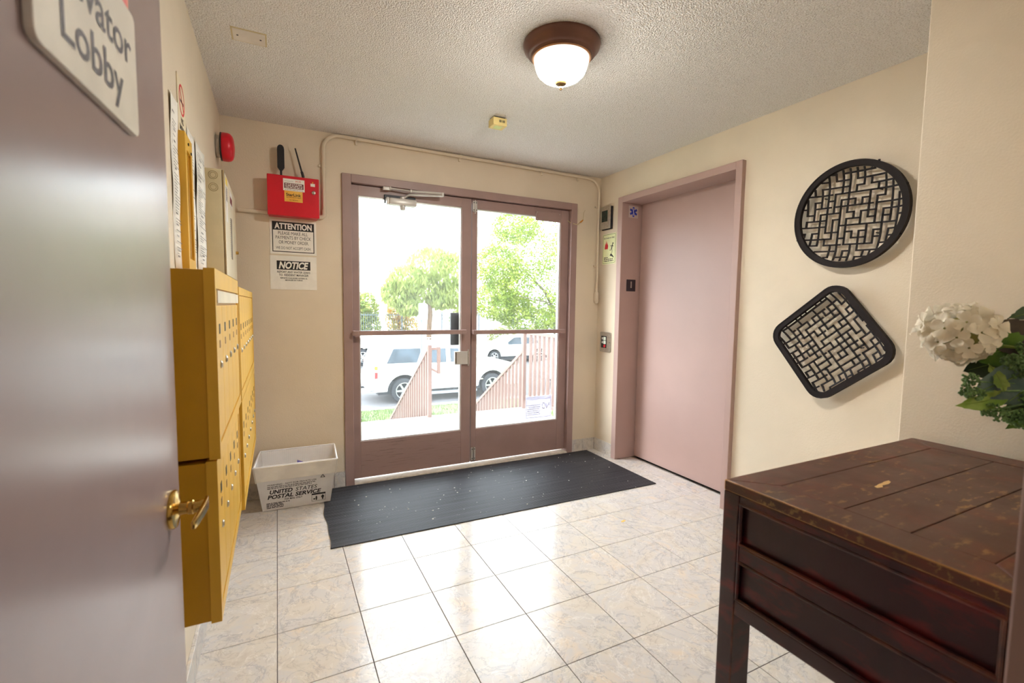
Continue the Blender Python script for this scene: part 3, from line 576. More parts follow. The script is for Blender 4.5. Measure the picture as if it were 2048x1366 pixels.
# mailboxes
mail_dark = pm('mail_slot_black', (24, 18, 14), .6); chrome_m = pm('worn_chrome', (190, 186, 178), .28, 1, var=.1)
def mailbank(label, y0, y1, z0, z1, xf, ndoor, slot_z, lock_z, plate=False, order=0):
    t = thing('mailbox_bank', label, 'mailbox', (XL, (y0+y1)/2, z0), 'wall mailbox banks'); F = LEFT(y0, z0, xf); W, H = y1-y0, z1-z0; dep = xf-XL
    MB().slab(F, .004, W-.004, .004, H-.004, -dep, -.006).out('case', yel_shade_m, t)
    f0 = .022; tz = .045 if plate else .03
    MB().ring([(0, 0), (W, 0), (W, H), (0, H)], [(f0, .032), (W-f0, .032), (W-f0, H-tz), (f0, H-tz)], F, -.022, 0).out('face_frame', yel_m, t)
    MB().slab(F, f0-.004, W-f0+.004, .028, H-tz+.004, -.03, -.010).out('shadow_recess', mail_dark, t)
    if plate:
        np_ = MB().slab(F, f0+.008, W-f0-.008, H-tz-.034, H-tz-.004, -.010, .002, .001).out('name_plate', pm('ivory_plate', (226, 214, 190), .45), t); top = H-tz-.040
    else: top = H-tz-.003
    pitch = (W-2*f0)/ndoor; fst = None
    for k in range(ndoor):
        a0 = f0+k*pitch+.0018; a1 = a0+pitch-.0036
        if fst is None:
            dr = MB().slab(F, a0, a1, .035, top, -.010, -.002, .0012).out('mailbox_door', yel_m, t); fst = [dr]; ac = (a0+a1)/2
            sl = MB().slab(F, ac-.012, ac+.012, slot_z-z0-.012, slot_z-z0+.012, -.002, -.0012).out('slot', mail_dark, dr)
            s2_ = MB().slab(F, ac-.009, ac+.009, slot_z-z0-.046, slot_z-z0-.028, -.002, -.0012).out('name_slot', pm('brown_name_slot', (128, 84, 40), .5), dr)
            FL = Fr(F.p(ac, lock_z-z0, -.002), (0, 1, 0), (0, 0, 1), (1, 0, 0)); lk_ = MB().lathe([(.0095, 0), (.0095, .002), (.0075, .0032), (.0070, .0045), (.001, .0046)], FL, 18).out('key_lock', chrome_m, dr, True)
            kk = [sl, s2_, lk_]
        else:
            c = dr.copy(); col.objects.link(c); c.location = (0, k*pitch, 0)
            for o in kk: q = o.copy(); col.objects.link(q); q.parent = c
    return t
mailbank('near upper mustard mailbox unit with ivory name strip', -.967, -.268, .897, 1.336, -.099, 5, 1.195, 1.108, True)
mailbank('near lower mustard mailbox unit hanging above the floor', -.963, -.268, .502, .892, -.107, 5, .80, .705)
mailbank('far upper mustard mailbox unit below the cream panel', -.215, .845, .892, 1.318, -.100, 7, 1.165, 1.075, False)
mailbank('far lower mustard mailbox unit above the plastic mail tub', -.215, .845, .470, .888, -.100, 7, .78, .655)

# ------------------------------------------------------------------ postal tub
def tub_mat():
    m = pm('milky_corrugated_plastic', (244, 242, 242), .4, var=.02, scale=12, transl=.12); t = m.node_tree; N, L = t.nodes, t.links
    tc = N.new('ShaderNodeTexCoord'); wv = N.new('ShaderNodeTexWave'); wv.inputs['Scale'].default_value = 55; L.new(tc.outputs['Object'], wv.inputs['Vector'])
    bp = N.new('ShaderNodeBump'); bp.inputs['Strength'].default_value = .25; bp.inputs['Distance'].default_value = .002; L.new(wv.outputs['Fac'], bp.inputs['Height']); L.new(bp.outputs[0], N['Principled BSDF'].inputs['Normal']); return m
tub_m = tub_mat()
tb = thing('mail_tub', 'milky white corrugated postal tub on floor beneath mailboxes', 'tub', (.11, .95, 0))
B0 = [Vector(p) for p in ((-.078, .892, .004), (.303, .888, .004), (.312, 1.035, .004), (-.065, 1.04, .004))]
T0 = [Vector(p) for p in ((-.116, .79, .307), (.335, .79, .304), (.350, 1.095, .312), (-.090, 1.10, .312))]
ctr = Vector((.115, .96, .1))
def lerp(a, b, t): return a+(b-a)*t
def wall(i, j, z0=0, z1=1, th=.005):
    p = [lerp(B0[i], T0[i], z0), lerp(B0[j], T0[j], z0), lerp(B0[j], T0[j], z1), lerp(B0[i], T0[i], z1)]
    n = (p[1]-p[0]).cross(p[3]-p[0]).normalized()
    if n.dot(ctr-p[0]) < 0: n = -n
    return p, n
for nm, i, j in (('front_wall', 0, 1), ('side_wall', 1, 2), ('back_wall', 2, 3), ('side_wall', 3, 0)):
    p, n = wall(i, j); MB().faces(p+[v+n*.005 for v in p], [(0, 1, 2, 3), (4, 5, 6, 7), (0, 1, 5, 4), (1, 2, 6, 5), (2, 3, 7, 6), (3, 0, 4, 7)]).out(nm, tub_m, tb)
MB().faces(B0+[v+Vector((0, 0, .005)) for v in B0], [(0, 1, 2, 3), (4, 5, 6, 7), (0, 1, 5, 4), (1, 2, 6, 5), (2, 3, 7, 6), (3, 0, 4, 7)]).out('base', tub_m, tb)
cuff_m = pm('ivory_folded_cuff', (242, 236, 226), .45, transl=.1)
for i, j, z0 in ((0, 1, .70), (1, 2, .66), (2, 3, .80), (3, 0, .66)):
    p, n = wall(i, j, z0, 1.0); p = [v-n*.0015 for v in p]; p[2] += Vector((0, 0, .004)); p[3] += Vector((0, 0, .004)); o_ = [v-n*.006 for v in p]
    MB().faces(p+o_, [(0, 1, 2, 3), (4, 5, 6, 7), (0, 1, 5, 4), (1, 2, 6, 5), (2, 3, 7, 6), (3, 0, 4, 7)], .0015).out('folded_cuff', cuff_m, tb)
for a_, b_ in ((0, 1), (1, 2), (2, 3), (3, 0)): MB().tube([T0[a_]+Vector((0, 0, .004)), T0[b_]+Vector((0, 0, .004))], .0045, 8).out('rim_wire', pm('white_rim', (240, 240, 244), .4), tb, True)
u_ = (B0[1]-B0[0]).normalized(); v_ = ((T0[0]+T0[1])/2-(B0[0]+B0[1])/2).normalized(); n_ = u_.cross(v_)
if n_.y > 0: n_ = -n_
TF = Fr(B0[0], u_, v_, n_); navy_m = pm('faded_navy_print', (28, 26, 34), .5, var=.3, scale=40)
def tri(bm):
    m = MB(); m.bm.free(); m.bm = bm
    m.ring([(.322, .196), (.350, .196), (.336, .222)], [(.328, .1995), (.344, .1995), (.336, .214)], TF, .0006, .0009)
    m.ring([(.272, .022), (.352, .022), (.352, .082), (.272, .082)], [(.2735, .0235), (.3505, .0235), (.3505, .070), (.2735, .070)], TF, .0006, .0009)
    m.prism([(.296, .028), (.302, .028), (.304, .046), (.302, .060), (.296, .060), (.294, .044)], TF, .0006, .0009).prism([(.282, .034), (.292, .034), (.292, .044), (.282, .044)], TF, .0006, .0009)
    m.prism([(.332, .028), (.338, .028), (.340, .040), (.345, .052), (.336, .066), (.326, .052), (.331, .040)], TF, .0006, .0009)
    for k in range(5): micro(m, TF, .022, .150 if k == 4 else .115, .018+k*.0085, .005, .0008, k+40)
    for k in range(2): micro(m, TF, .030, .300, .160+k*.011, .0045, .0008, k+60, 1 if k else .9)
lettering(TF, [('WARNING - NOT FOR PRIVATE USE', .165, .182, .270, .011, .3), ('UNITED', .104, .122, .124, .027, 1.5, .22), ('STATES', .243, .122, .122, .027, .2, .22), ('POSTAL SERVICE', .178, .086, .298, .027, 1.5, .22), ('FOR MAIL ONLY', .170, .066, .100, .012, .8, .1)], navy_m, tb, .0008, extra=tri)
pp = MB(); pp.faces([(.10, .95, .010), (.17, .945, .010), (.165, .98, .25), (.125, 1.0, .24), (.145, 1.0, .010), (.12, 1.01, .262)], [(0, 1, 2), (0, 2, 5), (1, 4, 2), (4, 0, 3), (4, 3, 2), (3, 5, 2), (0, 5, 3)])
tag(pp.out('crumpled_wrapper', pm('violet_wrapper', (92, 84, 176), .4, c2=(140, 130, 210), scale=60)), 'crumpled violet wrapper sticking up inside the tub', 'wrapper')
tag(MB().prism([(0, 0), (.012, -.004), (.036, .010), (.030, .020), (.010, .012)], Fr((1.812, -.125, .0003), (1, -.2, 0), (.2, 1, 0), (0, 0, 1)), 0, .0012).out('orange_scrap', pm('orange_paper', (226, 176, 86), .6)), 'small orange scrap lying on the tiles near elevator', 'scrap')

# ------------------------------------------------------------------ rubber mat
def mat_rubber():
    m, t, b = nt('ribbed_black_rubber'); N, L = t.nodes, t.links; tc = N.new('ShaderNodeTexCoord')
    mp = N.new('ShaderNodeMapping'); mp.inputs['Scale'].default_value = (.5, 26, 1); L.new(tc.outputs['Object'], mp.inputs[0])
    nz = N.new('ShaderNodeTexNoise'); nz.inputs['Scale'].default_value = 3; nz.inputs['Detail'].default_value = 6; L.new(mp.outputs[0], nz.inputs['Vector'])
    rp_ = N.new('ShaderNodeValToRGB'); rp_.color_ramp.elements[0].position = .35; rp_.color_ramp.elements[0].color = (*lin((32, 32, 36)), 1); rp_.color_ramp.elements[1].position = .72; rp_.color_ramp.elements[1].color = (*lin((66, 66, 72)), 1); L.new(nz.outputs['Fac'], rp_.inputs[0])
    sp = N.new('ShaderNodeTexNoise'); sp.inputs['Scale'].default_value = 46; sp.inputs['Detail'].default_value = 2; L.new(tc.outputs['Object'], sp.inputs['Vector'])
    mr = N.new('ShaderNodeMapRange'); mr.inputs[1].default_value = .735; mr.inputs[2].default_value = .78; L.new(sp.outputs['Fac'], mr.inputs[0])
    x = N.new('ShaderNodeMix'); x.data_type = 'RGBA'; L.new(mr.outputs[0], x.inputs[0]); L.new(rp_.outputs[0], x.inputs[6]); x.inputs[7].default_value = (*lin((206, 200, 190)), 1)
    L.new(x.outputs[2], b.inputs['Base Color']); b.inputs['Roughness'].default_value = .40; b.inputs['Specular IOR Level'].default_value = .26; return m
mm = MB(); q0, q1, q2, q3 = Vector((.245, .267, 0)), Vector((2.436, .243, 0)), Vector((2.440, 1.098, 0)), Vector((.272, 1.098, 0)); n = 96; prof = []
edge = [Vector((.006*math.sin(k*.045)+.003*math.sin(k*.11), 0, 0)) for k in range(2*n+1)]
rows = []
for k in range(2*n+1):
    t_ = k/(2*n); zz = .0070 if k % 2 else .0058; a_, b_ = lerp(q0, q3, t_)+edge[k], lerp(q1, q2, t_)
    rows.append((mm.bm.verts.new(a_+Vector((0, 0, zz))), mm.bm.verts.new(b_+Vector((0, 0, zz))), mm.bm.verts.new(a_+Vector((0, 0, .0005))), mm.bm.verts.new(b_+Vector((0, 0, .0005)))))
for a_, b_ in zip(rows, rows[1:]):
    mm.bm.faces.new((a_[0], a_[1], b_[1], b_[0])); mm.bm.faces.new((a_[2], b_[2], b_[3], a_[3])); mm.bm.faces.new((a_[0], b_[0], b_[2], a_[2])); mm.bm.faces.new((a_[1], a_[3], b_[3], b_[1]))
mm.bm.faces.new((rows[0][0], rows[0][2], rows[0][3], rows[0][1])); mm.bm.faces.new((rows[-1][0], rows[-1][1], rows[-1][3], rows[-1][2]))
tag(mm.out('floor_mat', mat_rubber()), 'large black ribbed rubber mat before the entrance doors', 'mat')
cr = MB()
for k in range(70):
    x, y = R.uniform(.4, 2.35), R.uniform(.3, 1.05); s = R.choice((.0025, .003, .004, .006)); a = R.uniform(0, 6)
    cr.faces([(x+s*math.cos(a+j*2.1)*(1+.4*(j == 1)), y+s*math.sin(a+j*2.1), .0078) for j in range(3)]+[(x, y, .0078+s*.6)], [(0, 1, 2), (0, 1, 3), (1, 2, 3), (2, 0, 3)])
tag(cr.out('paint_flakes', white_m), 'scattered white flakes lying on the black mat', 'debris', kind='stuff')

# ------------------------------------------------------------------ ceiling things
UP = Fr((0, 0, 0), (1, 0, 0), (0, 1, 0), (0, 0, 1))
lx, ly = 1.128, -.452
cl_ = thing('ceiling_light', 'bronze rimmed flush ceiling light with glowing glass bowl', 'lamp', (lx, ly, ZC)); LF = Fr((lx, ly, ZC), (1, 0, 0), (0, 1, 0), (0, 0, 1))
bronze_m = pm('bronze_pan', (112, 76, 64), .36, .35, var=.08)
MB().lathe([(.162, 0), (.164, -.006), (.160, -.020), (.150, -.030), (.146, -.034), (.144, -.040), (.136, -.046), (.131, -.048), (.129, -.054), (.121, -.060), (.116, -.058), (.116, -.03)], LF, 64, False).out('pan', bronze_m, cl_, True)
MB().lathe([(.122, -.056), (.126, -.060), (.122, -.064), (.116, -.060)], LF, 64, False).out('trim_ring', pm('copper_ring', (200, 150, 110), .35, .5), cl_, True)
def bowl_mat():
    m, t, b = nt('lit_alabaster_glass'); N, L = t.nodes, t.links; tc = N.new('ShaderNodeTexCoord'); sp = N.new('ShaderNodeSeparateXYZ'); L.new(tc.outputs['Object'], sp.inputs[0])
    mr = N.new('ShaderNodeMapRange'); mr.inputs[1].default_value = ZC-.105; mr.inputs[2].default_value = ZC-.157; mr.inputs[3].default_value = .8; mr.inputs[4].default_value = BOWL; L.new(sp.outputs[2], mr.inputs[0])
    nz = N.new('ShaderNodeTexNoise'); nz.inputs['Scale'].default_value = 9; L.new(tc.outputs['Object'], nz.inputs['Vector'])
    rp_ = N.new('ShaderNodeValToRGB'); rp_.color_ramp.elements[0].color = (.99, .95, .84, 1); rp_.color_ramp.elements[1].color = (1, .97, .92, 1); L.new(nz.outputs['Fac'], rp_.inputs[0])
    b.inputs['Base Color'].default_value = (.8, .76, .6, 1); b.inputs['Roughness'].default_value = .3; L.new(rp_.outputs[0], b.inputs['Emission Color']); L.new(mr.outputs[0], b.inputs['Emission Strength']); return m
BOWL = 290
MB().lathe([(.117, -.056), (.116, -.075), (.110, -.098), (.098, -.120), (.080, -.137), (.055, -.150), (.025, -.156), (.001, -.157)], LF, 64).out('glass_bowl', bowl_mat(), cl_, True)
MB().lathe([(.022, -.153), (.026, -.158), (.022, -.164), (.009, -.168), (.0065, -.172), (.008, -.180), (.004, -.187), (.0005, -.188)], LF, 24).out('finial', pm('aged_brass', (110, 86, 52), .35, .7), cl_, True)
bx_ = thing('ceiling_detector_box', 'small yellow box with barcode label on ceiling', 'detector', (1.215, .375, ZC)); q = MB()
q.box(1.175, 1.262, .350, .425, 2.318, 2.362, .003); q.out('case', pm('aged_yellow_plastic', (230, 208, 140), .45), bx_)
MB().box(1.185, 1.255, .36, .42, 2.360, ZC, .001).out('mount', blackp_m, bx_)
MB().box(1.195, 1.240, .365, .41, 2.3168, 2.3182).out('underside_label', pm('pale_green_label', (214, 224, 160), .5), bx_)
q = MB()
for k in range(9): q.slab(Fr((1.212, .3498, 2.335), (1, 0, 0), (0, 0, 1), (0, -1, 0)), k*.004, k*.004+R.choice((.001, .002, .0028)), 0, .014, 0, .0006)
q.out('barcode', black_m, bx_)
pt = thing('ceiling_cover_plate', 'blank white rectangular cover plate on ceiling near left wall', 'cover plate', (-.055, .11, ZC)); q = MB()
q.box(-.115, .004, .066, .160, 2.366, ZC+.001, .001); q.out('plate', pm('white_cover', (226, 218, 208), .5), pt)
q = MB().box(-.121, .010, .060, .166, 2.3675, ZC+.001, .001); q.out('caulk_edge', pm('yellowed_caulk', (206, 190, 150), .7), pt)
q = MB()
for x in (-.098, -.013): q.lathe([(.004, 0), (.004, .0012)], Fr((x, .113, 2.366), (1, 0, 0), (0, -1, 0), (0, 0, -1)), 10)
q.out('screw', dark_m, pt)

# ------------------------------------------------------------------ wall plaques
def dish_lattice(F, inside, half, cell, seed, depth, R0, name_mat, parent, rot=0):
    r = random.Random(seed); n = int(2*half/cell)+1; owner = {}; pid = 0
    shapes = [[(0, 0), (1, 0), (0, 1)], [(0, 0), (1, 0), (1, 1)], [(0, 0), (0, 1), (1, 1)], [(0, 0), (1, 0), (2, 0), (1, 1)], [(0, 0), (0, 1), (0, 2), (1, 1)], [(0, 0), (0, 1), (0, 2), (1, 2)], [(0, 0), (1, 0), (2, 0), (2, 1)], [(0, 0), (0, 1), (-1, 1), (1, 1)], [(0, 0), (1, 0)], [(0, 0), (0, 1)], [(0, 0)], [(0, 0)]]
    for j in range(n):
        for i in range(n):
            if (i, j) in owner: continue
            r.shuffle(shapes)
            for sh in shapes:
                cs_ = [(i+a, j+b) for a, b in sh]
                if all(0 <= a < n and 0 <= b < n and (a, b) not in owner for a, b in cs_):
                    for q_ in cs_: owner[q_] = pid
                    break
            else: owner[(i, j)] = pid
            pid += 1
    mb = MB(); o0 = -n*cell/2; bw = cell*.122
    def P(a, b, c):
        rr = R0(a, b); dz = depth*min(1, max(0, (1-rr)/.22))**.6
        ca, sa = math.cos(rot), math.sin(rot); return F.p(a*ca-b*sa, a*sa+b*ca, c-dz)
    def bar(a0, b0, a1, b1):
        L_ = math.hypot(a1-a0, b1-b0); k = 2
        ux, uy = (a1-a0)/L_, (b1-b0)/L_; a0 -= ux*bw*.99; b0 -= uy*bw*.99; a1 += ux*bw*.99; b1 += uy*bw*.99
        if not (inside(a0, b0, .004) and inside(a1, b1, .004)): 
            if not (inside(a0, b0, .0) or inside(a1, b1, .0)): return
            for _ in range(12):
                if not inside(a0, b0, -.002): a0 += ux*cell*.1; b0 += uy*cell*.1
                if not inside(a1, b1, -.002): a1 -= ux*cell*.1; b1 -= uy*cell*.1
        nx, ny = -uy*bw, ux*bw; pts = []
        for q_ in range(k+1):
            t = q_/k; x, y = a0+(a1-a0)*t, b0+(b1-b0)*t
            pts += [P(x+nx, y+ny, 0), P(x-nx, y-ny, 0), P(x-nx, y-ny, -.006), P(x+nx, y+ny, -.006)]
        fs_ = [(0, 1, 2, 3), tuple(4*k+q_ for q_ in (0, 1, 2, 3))]
        for q_ in range(k):
            for e in range(4): fs_.append((4*q_+e, 4*q_+(e+1) % 4, 4*q_+4+(e+1) % 4, 4*q_+4+e))
        mb.faces(pts, fs_)
    for j in range(n+1):
        for i in range(n+1):
            x, y = o0+i*cell, o0+j*cell
            if i < n and owner.get((i, j), -1) != owner.get((i, j-1), -2): bar(x, y, x+cell, y)
            if j < n and owner.get((i, j), -1) != owner.get((i-1, j), -2): bar(x, y, x, y+cell)
            if i < n and j < n and r.random() < .16:       # little hooks inside some openings
                if owner.get((i, j)) == owner.get((i, j-1)): bar(x, y, x+cell*.45, y)
    return mb.out('lattice', name_mat, parent)
iron_m = pm('black_brown_iron', (32, 25, 25), .65, 0, var=.12, spec=.2)
cp = thing('round_wall_plaque', 'round black lattice wall plaque, above the diamond shaped one', 'wall decor', (XR, -.885, 1.724))
CFm = RIGHT(-.885, 1.724, 2.494)
q = MB(); q.ring(circle(.252, 72), circle(.226, 72), CFm, -.006, .004); q.ring(circle(.254, 72), circle(.248, 72), CFm, -.020, .006); q.ring(circle(.230, 72), circle(.2245, 72), CFm, -.014, .001); q.out('rim', iron_m, cp)
dish_lattice(CFm, lambda a, b, m: math.hypot(a, b) < .226+m, .229, .031, 11, .024, lambda a, b: math.hypot(a, b)/.228, iron_m, cp, math.radians(-3))
q = MB()
for a_, b_ in ((.12, .10), (-.12, .10), (.12, -.1), (-.12, -.1)): q.tube([CFm.p(a_, b_, -.022), CFm.p(a_, b_, -.05)], .003, 6)
q.out('wall_pin', iron_m, cp)
sp_ = thing('diamond_wall_plaque', 'square black lattice wall plaque hung as a diamond', 'wall decor', (XR, -.79, 1.10))
SFq = RIGHT(-.832, 1.099, 2.494); ra = math.radians(39); ca, sa = math.cos(ra), math.sin(ra)
SQ = Fr(SFq.o, SFq.u*ca+SFq.v*sa, SFq.v*ca-SFq.u*sa, SFq.n); hs = .2235
q = MB(); q.ring(rrect(2*hs, 2*hs, .075), rrect(2*hs-.048, 2*hs-.048, .057), SQ, -.006, .004); q.ring(rrect(2*hs+.004, 2*hs+.004, .077), rrect(2*hs-.008, 2*hs-.008, .072), SQ, -.020, .006); q.ring(rrect(2*hs-.044, 2*hs-.044, .058), rrect(2*hs-.054, 2*hs-.054, .054), SQ, -.014, .001); q.out('rim', iron_m, sp_)
def in_sq(a, b, m):
    h = hs-.024+m; r_ = .056; x, y = abs(a), abs(b)
    if x > h or y > h: return False
    return not (x > h-r_ and y > h-r_ and math.hypot(x-h+r_, y-h+r_) > r_)
dish_lattice(SQ, in_sq, hs-.022, .031, 23, .024, lambda a, b: (abs(a)**5+abs(b)**5)**.2/(hs-.024), iron_m, sp_)
q = MB()
for a_, b_ in ((.1, .1), (-.1, .1), (.1, -.1), (-.1, -.1)): q.tube([SQ.p(a_, b_, -.022), SQ.p(a_, b_, -.05)], .003, 6)
q.out('wall_pin', iron_m, sp_)

# ------------------------------------------------------------------ lacquer table
tx0, tx1, ty0, ty1, H = .984, 1.872, -2.0, -1.463, .85
tbl = thing('lacquer_table', 'dark red lacquered antique table with worn brown top', 'table', ((tx0+tx1)/2, (ty0+ty1)/2, 0))
TP = Fr((0, 0, H-.026), (1, 0, 0), (0, 1, 0), (0, 0, 1)); fw = .085
for poly in ([(tx0, ty0), (tx0+fw, ty0+fw), (tx0+fw, ty1-fw), (tx0, ty1)], [(tx1, ty1), (tx1-fw, ty1-fw), (tx1-fw, ty0+fw), (tx1, ty0)], [(tx0, ty1), (tx0+fw, ty1-fw), (tx1-fw, ty1-fw), (tx1, ty1)], [(tx0, ty0), (tx1, ty0), (tx1-fw, ty0+fw), (tx0+fw, ty0+fw)]):
    MB().prism(poly, TP, 0, .026, .0025).out('top_frame', lac_top_m, tbl)
yy = [ty0+fw, -1.80, -1.685, ty1-fw]
for a_, b_ in zip(yy, yy[1:]): MB().box(tx0+fw+.0008, tx1-fw-.0008, a_+.0012, b_-.0012, H-.022, H-.0008, .001).out('top_plank', lac_plank_m, tbl)
chip = MB(); chip.prism([(0, 0), (.018, -.003), (.03, .004), (.055, .003), (.075, .008), (.082, .016), (.062, .016), (.046, .013), (.03, .012), (.016, .009), (.004, .008)], Fr((1.265, -1.652, H-.0006), (1, -.02, 0), (0, 1, 0), (0, 0, 1)), 0, .0003)
chip.out('bare_wood_chip', pm('bare_wood', (216, 178, 118), .6), tbl)
lw, ld = .042, .066
for x0 in (tx0, tx1-ld):
    for y0 in (ty0, ty1-lw):
        MB().box(x0, x0+ld, y0, y0+lw, 0, H-.026, .003).out('leg', lac_m, tbl)
def rail(z0, z1, nm='rail'):
    for x0 in (tx0+.001, tx1-.025):
        q = MB(); q.box(x0, x0+.024, ty0+lw, ty1-lw, z0, z1, .003); q.out(nm, lac_m, tbl)
    for y0 in (ty0+.001, ty1-.025):
        q = MB(); q.box(tx0+ld, tx1-ld, y0, y0+.024, z0, z1, .003); q.out(nm, lac_m, tbl)
rail(.806, .824); rail(.667, .704); rail(.532, .568)
for z in (.8035, .7075, .6635, .5715):                     # beads along the rails
    for x0, s in ((tx0+.004, 1), (tx1-.004, -1)): MB().tube([(x0, ty0+lw, z), (x0, ty1-lw, z)], .0045, 8).out('bead', lac_m, tbl, True)
for y in (ty1-lw-.004, ty0+lw+.004):
    MB().tube([(tx0+.004, y, .572), (tx0+.004, y, .803)], .0045, 8).out('bead', lac_m, tbl, True)
for z0, z1 in ((.704, .806), (.568, .667)):
    for x0 in (tx0+.013, tx1-.024): MB().box(x0, x0+.010, ty0+lw-.01, ty1-lw+.01, z0-.004, z1+.004).out('end_panel', lac_m, tbl)
    for y0 in (ty0+.013, ty1-.024): MB().box(tx0+ld-.01, tx1-ld+.01, y0, y0+.010, z0-.004, z1+.004).out('side_panel', lac_m, tbl)

# ------------------------------------------------------------------ flower arrangement
vx, vy = 1.715, -1.875
fa = thing('flower_arrangement', 'white hydrangea with green leaves and berries in vase on the table', 'flowers', (vx, vy, H))
MB().lathe([(.045, .001), (.050, .004), (.066, .06), (.070, .11), (.056, .165), (.040, .19), (.044, .205), (.040, .203), (.036, .19), (.050, .16), (.06, .11), (.04, .02), (.001, .015)], Fr((vx, vy, H), (1, 0, 0), (0, 1, 0), (0, 0, 1)), 36).out('vase', pm('glazed_ceramic', (70, 84, 92), .25, var=.15), fa, True)
petal_m = pm('cream_white_petal', (240, 232, 214), .6, var=.05, scale=30, transl=.3)
heart_m = pm('yellow_flower_heart', (196, 186, 90), .6)
hc = Vector((1.458, -1.706, 1.209)); stem_m = pm('green_stem', (108, 128, 48), .55)
neck = Vector((vx, vy, H+.19))
st_ = MB(); st_.tube([neck+Vector((-.01, .01, -.1)), neck, lerp(neck, hc, .5)+Vector((.01, 0, .05)), hc+Vector((.045, -.03, -.02)), hc], .0035, 7); hs_ = st_.out('hydrangea_stem', stem_m, fa, True)
core = MB(); bmesh.ops.create_icosphere(core.bm, subdivisions=2, radius=.044, matrix=Matrix.Translation(hc) @ Matrix.Diagonal((1.12, 1.05, .92, 1))); hd = core.out('hydrangea_head', pm('flower_core', (150, 148, 88), .8), fa, True)
fm = bmesh.new()
for k in range(4):
    a = math.radians(90*k+R.uniform(-8, 8)); rows_ = []
    for j, (rr, wv, zz) in enumerate(((.002, .002, .0), (.008, .0085, .002), (.016, .0125, .0035), (.022, .010, .002), (.0245, .004, -.001))):
        rows_.append([fm.verts.new(Vector((rr*math.cos(a)-s*wv*math.sin(a), rr*math.sin(a)+s*wv*math.cos(a), zz+.0045*abs(s)*min(1, rr/.01)+R.uniform(-.0018, .0018)+.0016*(k % 2)))) for s in (-1, -.4, .4, 1)])
    for p_, q_ in zip(rows_, rows_[1:]):
        for e in range(3): fm.faces.new((p_[e], p_[e+1], q_[e+1], q_[e]))
fme = bpy.data.meshes.new('floret'); fm.to_mesh(fme); fm.free()
for p_ in fme.polygons: p_.use_smooth = True
fme.materials.append(petal_m)
cnt = 0
for k in range(46):                                        # florets spread over the ball by the golden angle
    z = 1-2*(k+.5)/46; a = k*2.39996; s = math.sqrt(1-z*z); nrm = Vector((s*math.cos(a), s*math.sin(a), z)); j_ = Vector((R.uniform(-.45, .45), R.uniform(-.45, .45), R.uniform(-.45, .45)))
    pos = hc+Vector((nrm.x*.062, nrm.y*.060, nrm.z*.054))*(1+R.uniform(-.10, .20)); d_ = (nrm+j_).normalized()
    o = bpy.data.objects.new('floret', fme); col.objects.link(o); o.parent = hd
    o.matrix_basis = Matrix.Translation(pos) @ d_.to_track_quat('Z', 'Y').to_matrix().to_4x4() @ Matrix.Rotation(R.uniform(0, 6), 4, 'Z') @ Matrix.Scale(R.uniform(.95, 1.3), 4)
def leaf_mesh(L_, W_, curve, seed):
    bm = bmesh.new(); n = 14; r = random.Random(seed); mid, lf, rt = [], [], []
    for i in range(n+1):
        t = i/n; wd = W_*math.sin(math.pi*t**.8)**.8*(1+.07*(i % 2)) if 0 < t < 1 else 0
        zc = -curve*t*t*L_; mid.append(bm.verts.new((t*L_, 0, zc))); 
        lf.append(bm.verts.new((t*L_-.004*(i % 2), wd+1e-5, zc+wd*.22+.004*math.sin(i)))); rt.append(bm.verts.new((t*L_-.004*(i % 2), -wd-1e-5, zc+wd*.22-.003*math.sin(i*1.3))))
    for i in range(n):
        bm.faces.new((mid[i], mid[i+1], lf[i+1], lf[i])); bm.faces.new((mid[i+1], mid[i], rt[i], rt[i+1]))
    me = bpy.data.meshes.new('leaf'); bm.to_mesh(me); bm.free()
    for p in me.polygons: p.use_smooth = True
    return me
leafm = {'dark': pm('dark_green_leaf', (36, 52, 28), .5, c2=(58, 78, 34), scale=18, transl=.1), 'green': pm('green_leaf', (54, 84, 22), .5, c2=(88, 118, 36), scale=18, transl=.2), 'blue': pm('blue_green_leaf', (56, 80, 74), .5, c2=(90, 110, 100), scale=14, transl=.1), 'lime': pm('lime_leaf', (110, 138, 50), .5, c2=(150, 168, 84), scale=22, transl=.25), 'plum': pm('plum_leaf', (48, 36, 34), .5, c2=(72, 60, 44), scale=18)}
camp = Vector((.025, -2.216, 1.259))
def leaf(tip, base, W_, kind, curve=.25, seed=1, tilt=0):
    tip, base = Vector(tip), Vector(base); me = leaf_mesh((tip-base).length, W_, curve, seed); me.materials.append(leafm[kind]); o = bpy.data.objects.new('leaf', me); col.objects.link(o); child_fix(o, fa)
    x = (tip-base).normalized(); z = (camp-base); z = (z-x*z.dot(x)).normalized(); z = (Matrix.Rotation(tilt, 3, x) @ z); y = z.cross(x)
    m = Matrix((x, y, z)).transposed().to_4x4(); m.translation = base; o.matrix_basis = m
    vn = MB(); vn.tube([(0, 0, .0012), ((tip-base).length*.5, 0, -curve*.25*(tip-base).length+.0012), ((tip-base).length*.93, 0, -curve*.86*(tip-base).length+.0012)], [.0014, .001, .0004], 5)
    v = vn.out('vein', stem_m, None); v.parent = o
def child_fix(o, root): o.parent = root; o.matrix_parent_inverse = Matrix.Translation(-root.location)
leaf((1.545, -1.708, 1.225), (1.60, -1.80, 1.19), .042, 'plum', .3, 2, .3)
leaf((1.512, -1.722, 1.150), (1.60, -1.785, 1.19), .040, 'green', .2, 3, -.3)
leaf((1.535, -1.70, 1.12), (1.64, -1.79, 1.17), .055, 'dark', .15, 4, .1)
leaf((1.54, -1.735, 1.19), (1.64, -1.83, 1.13), .05, 'dark', .2, 14, .2)
leaf((1.425, -1.758, 1.078), (1.54, -1.79, 1.12), .036, 'blue', .1, 5, -.4)
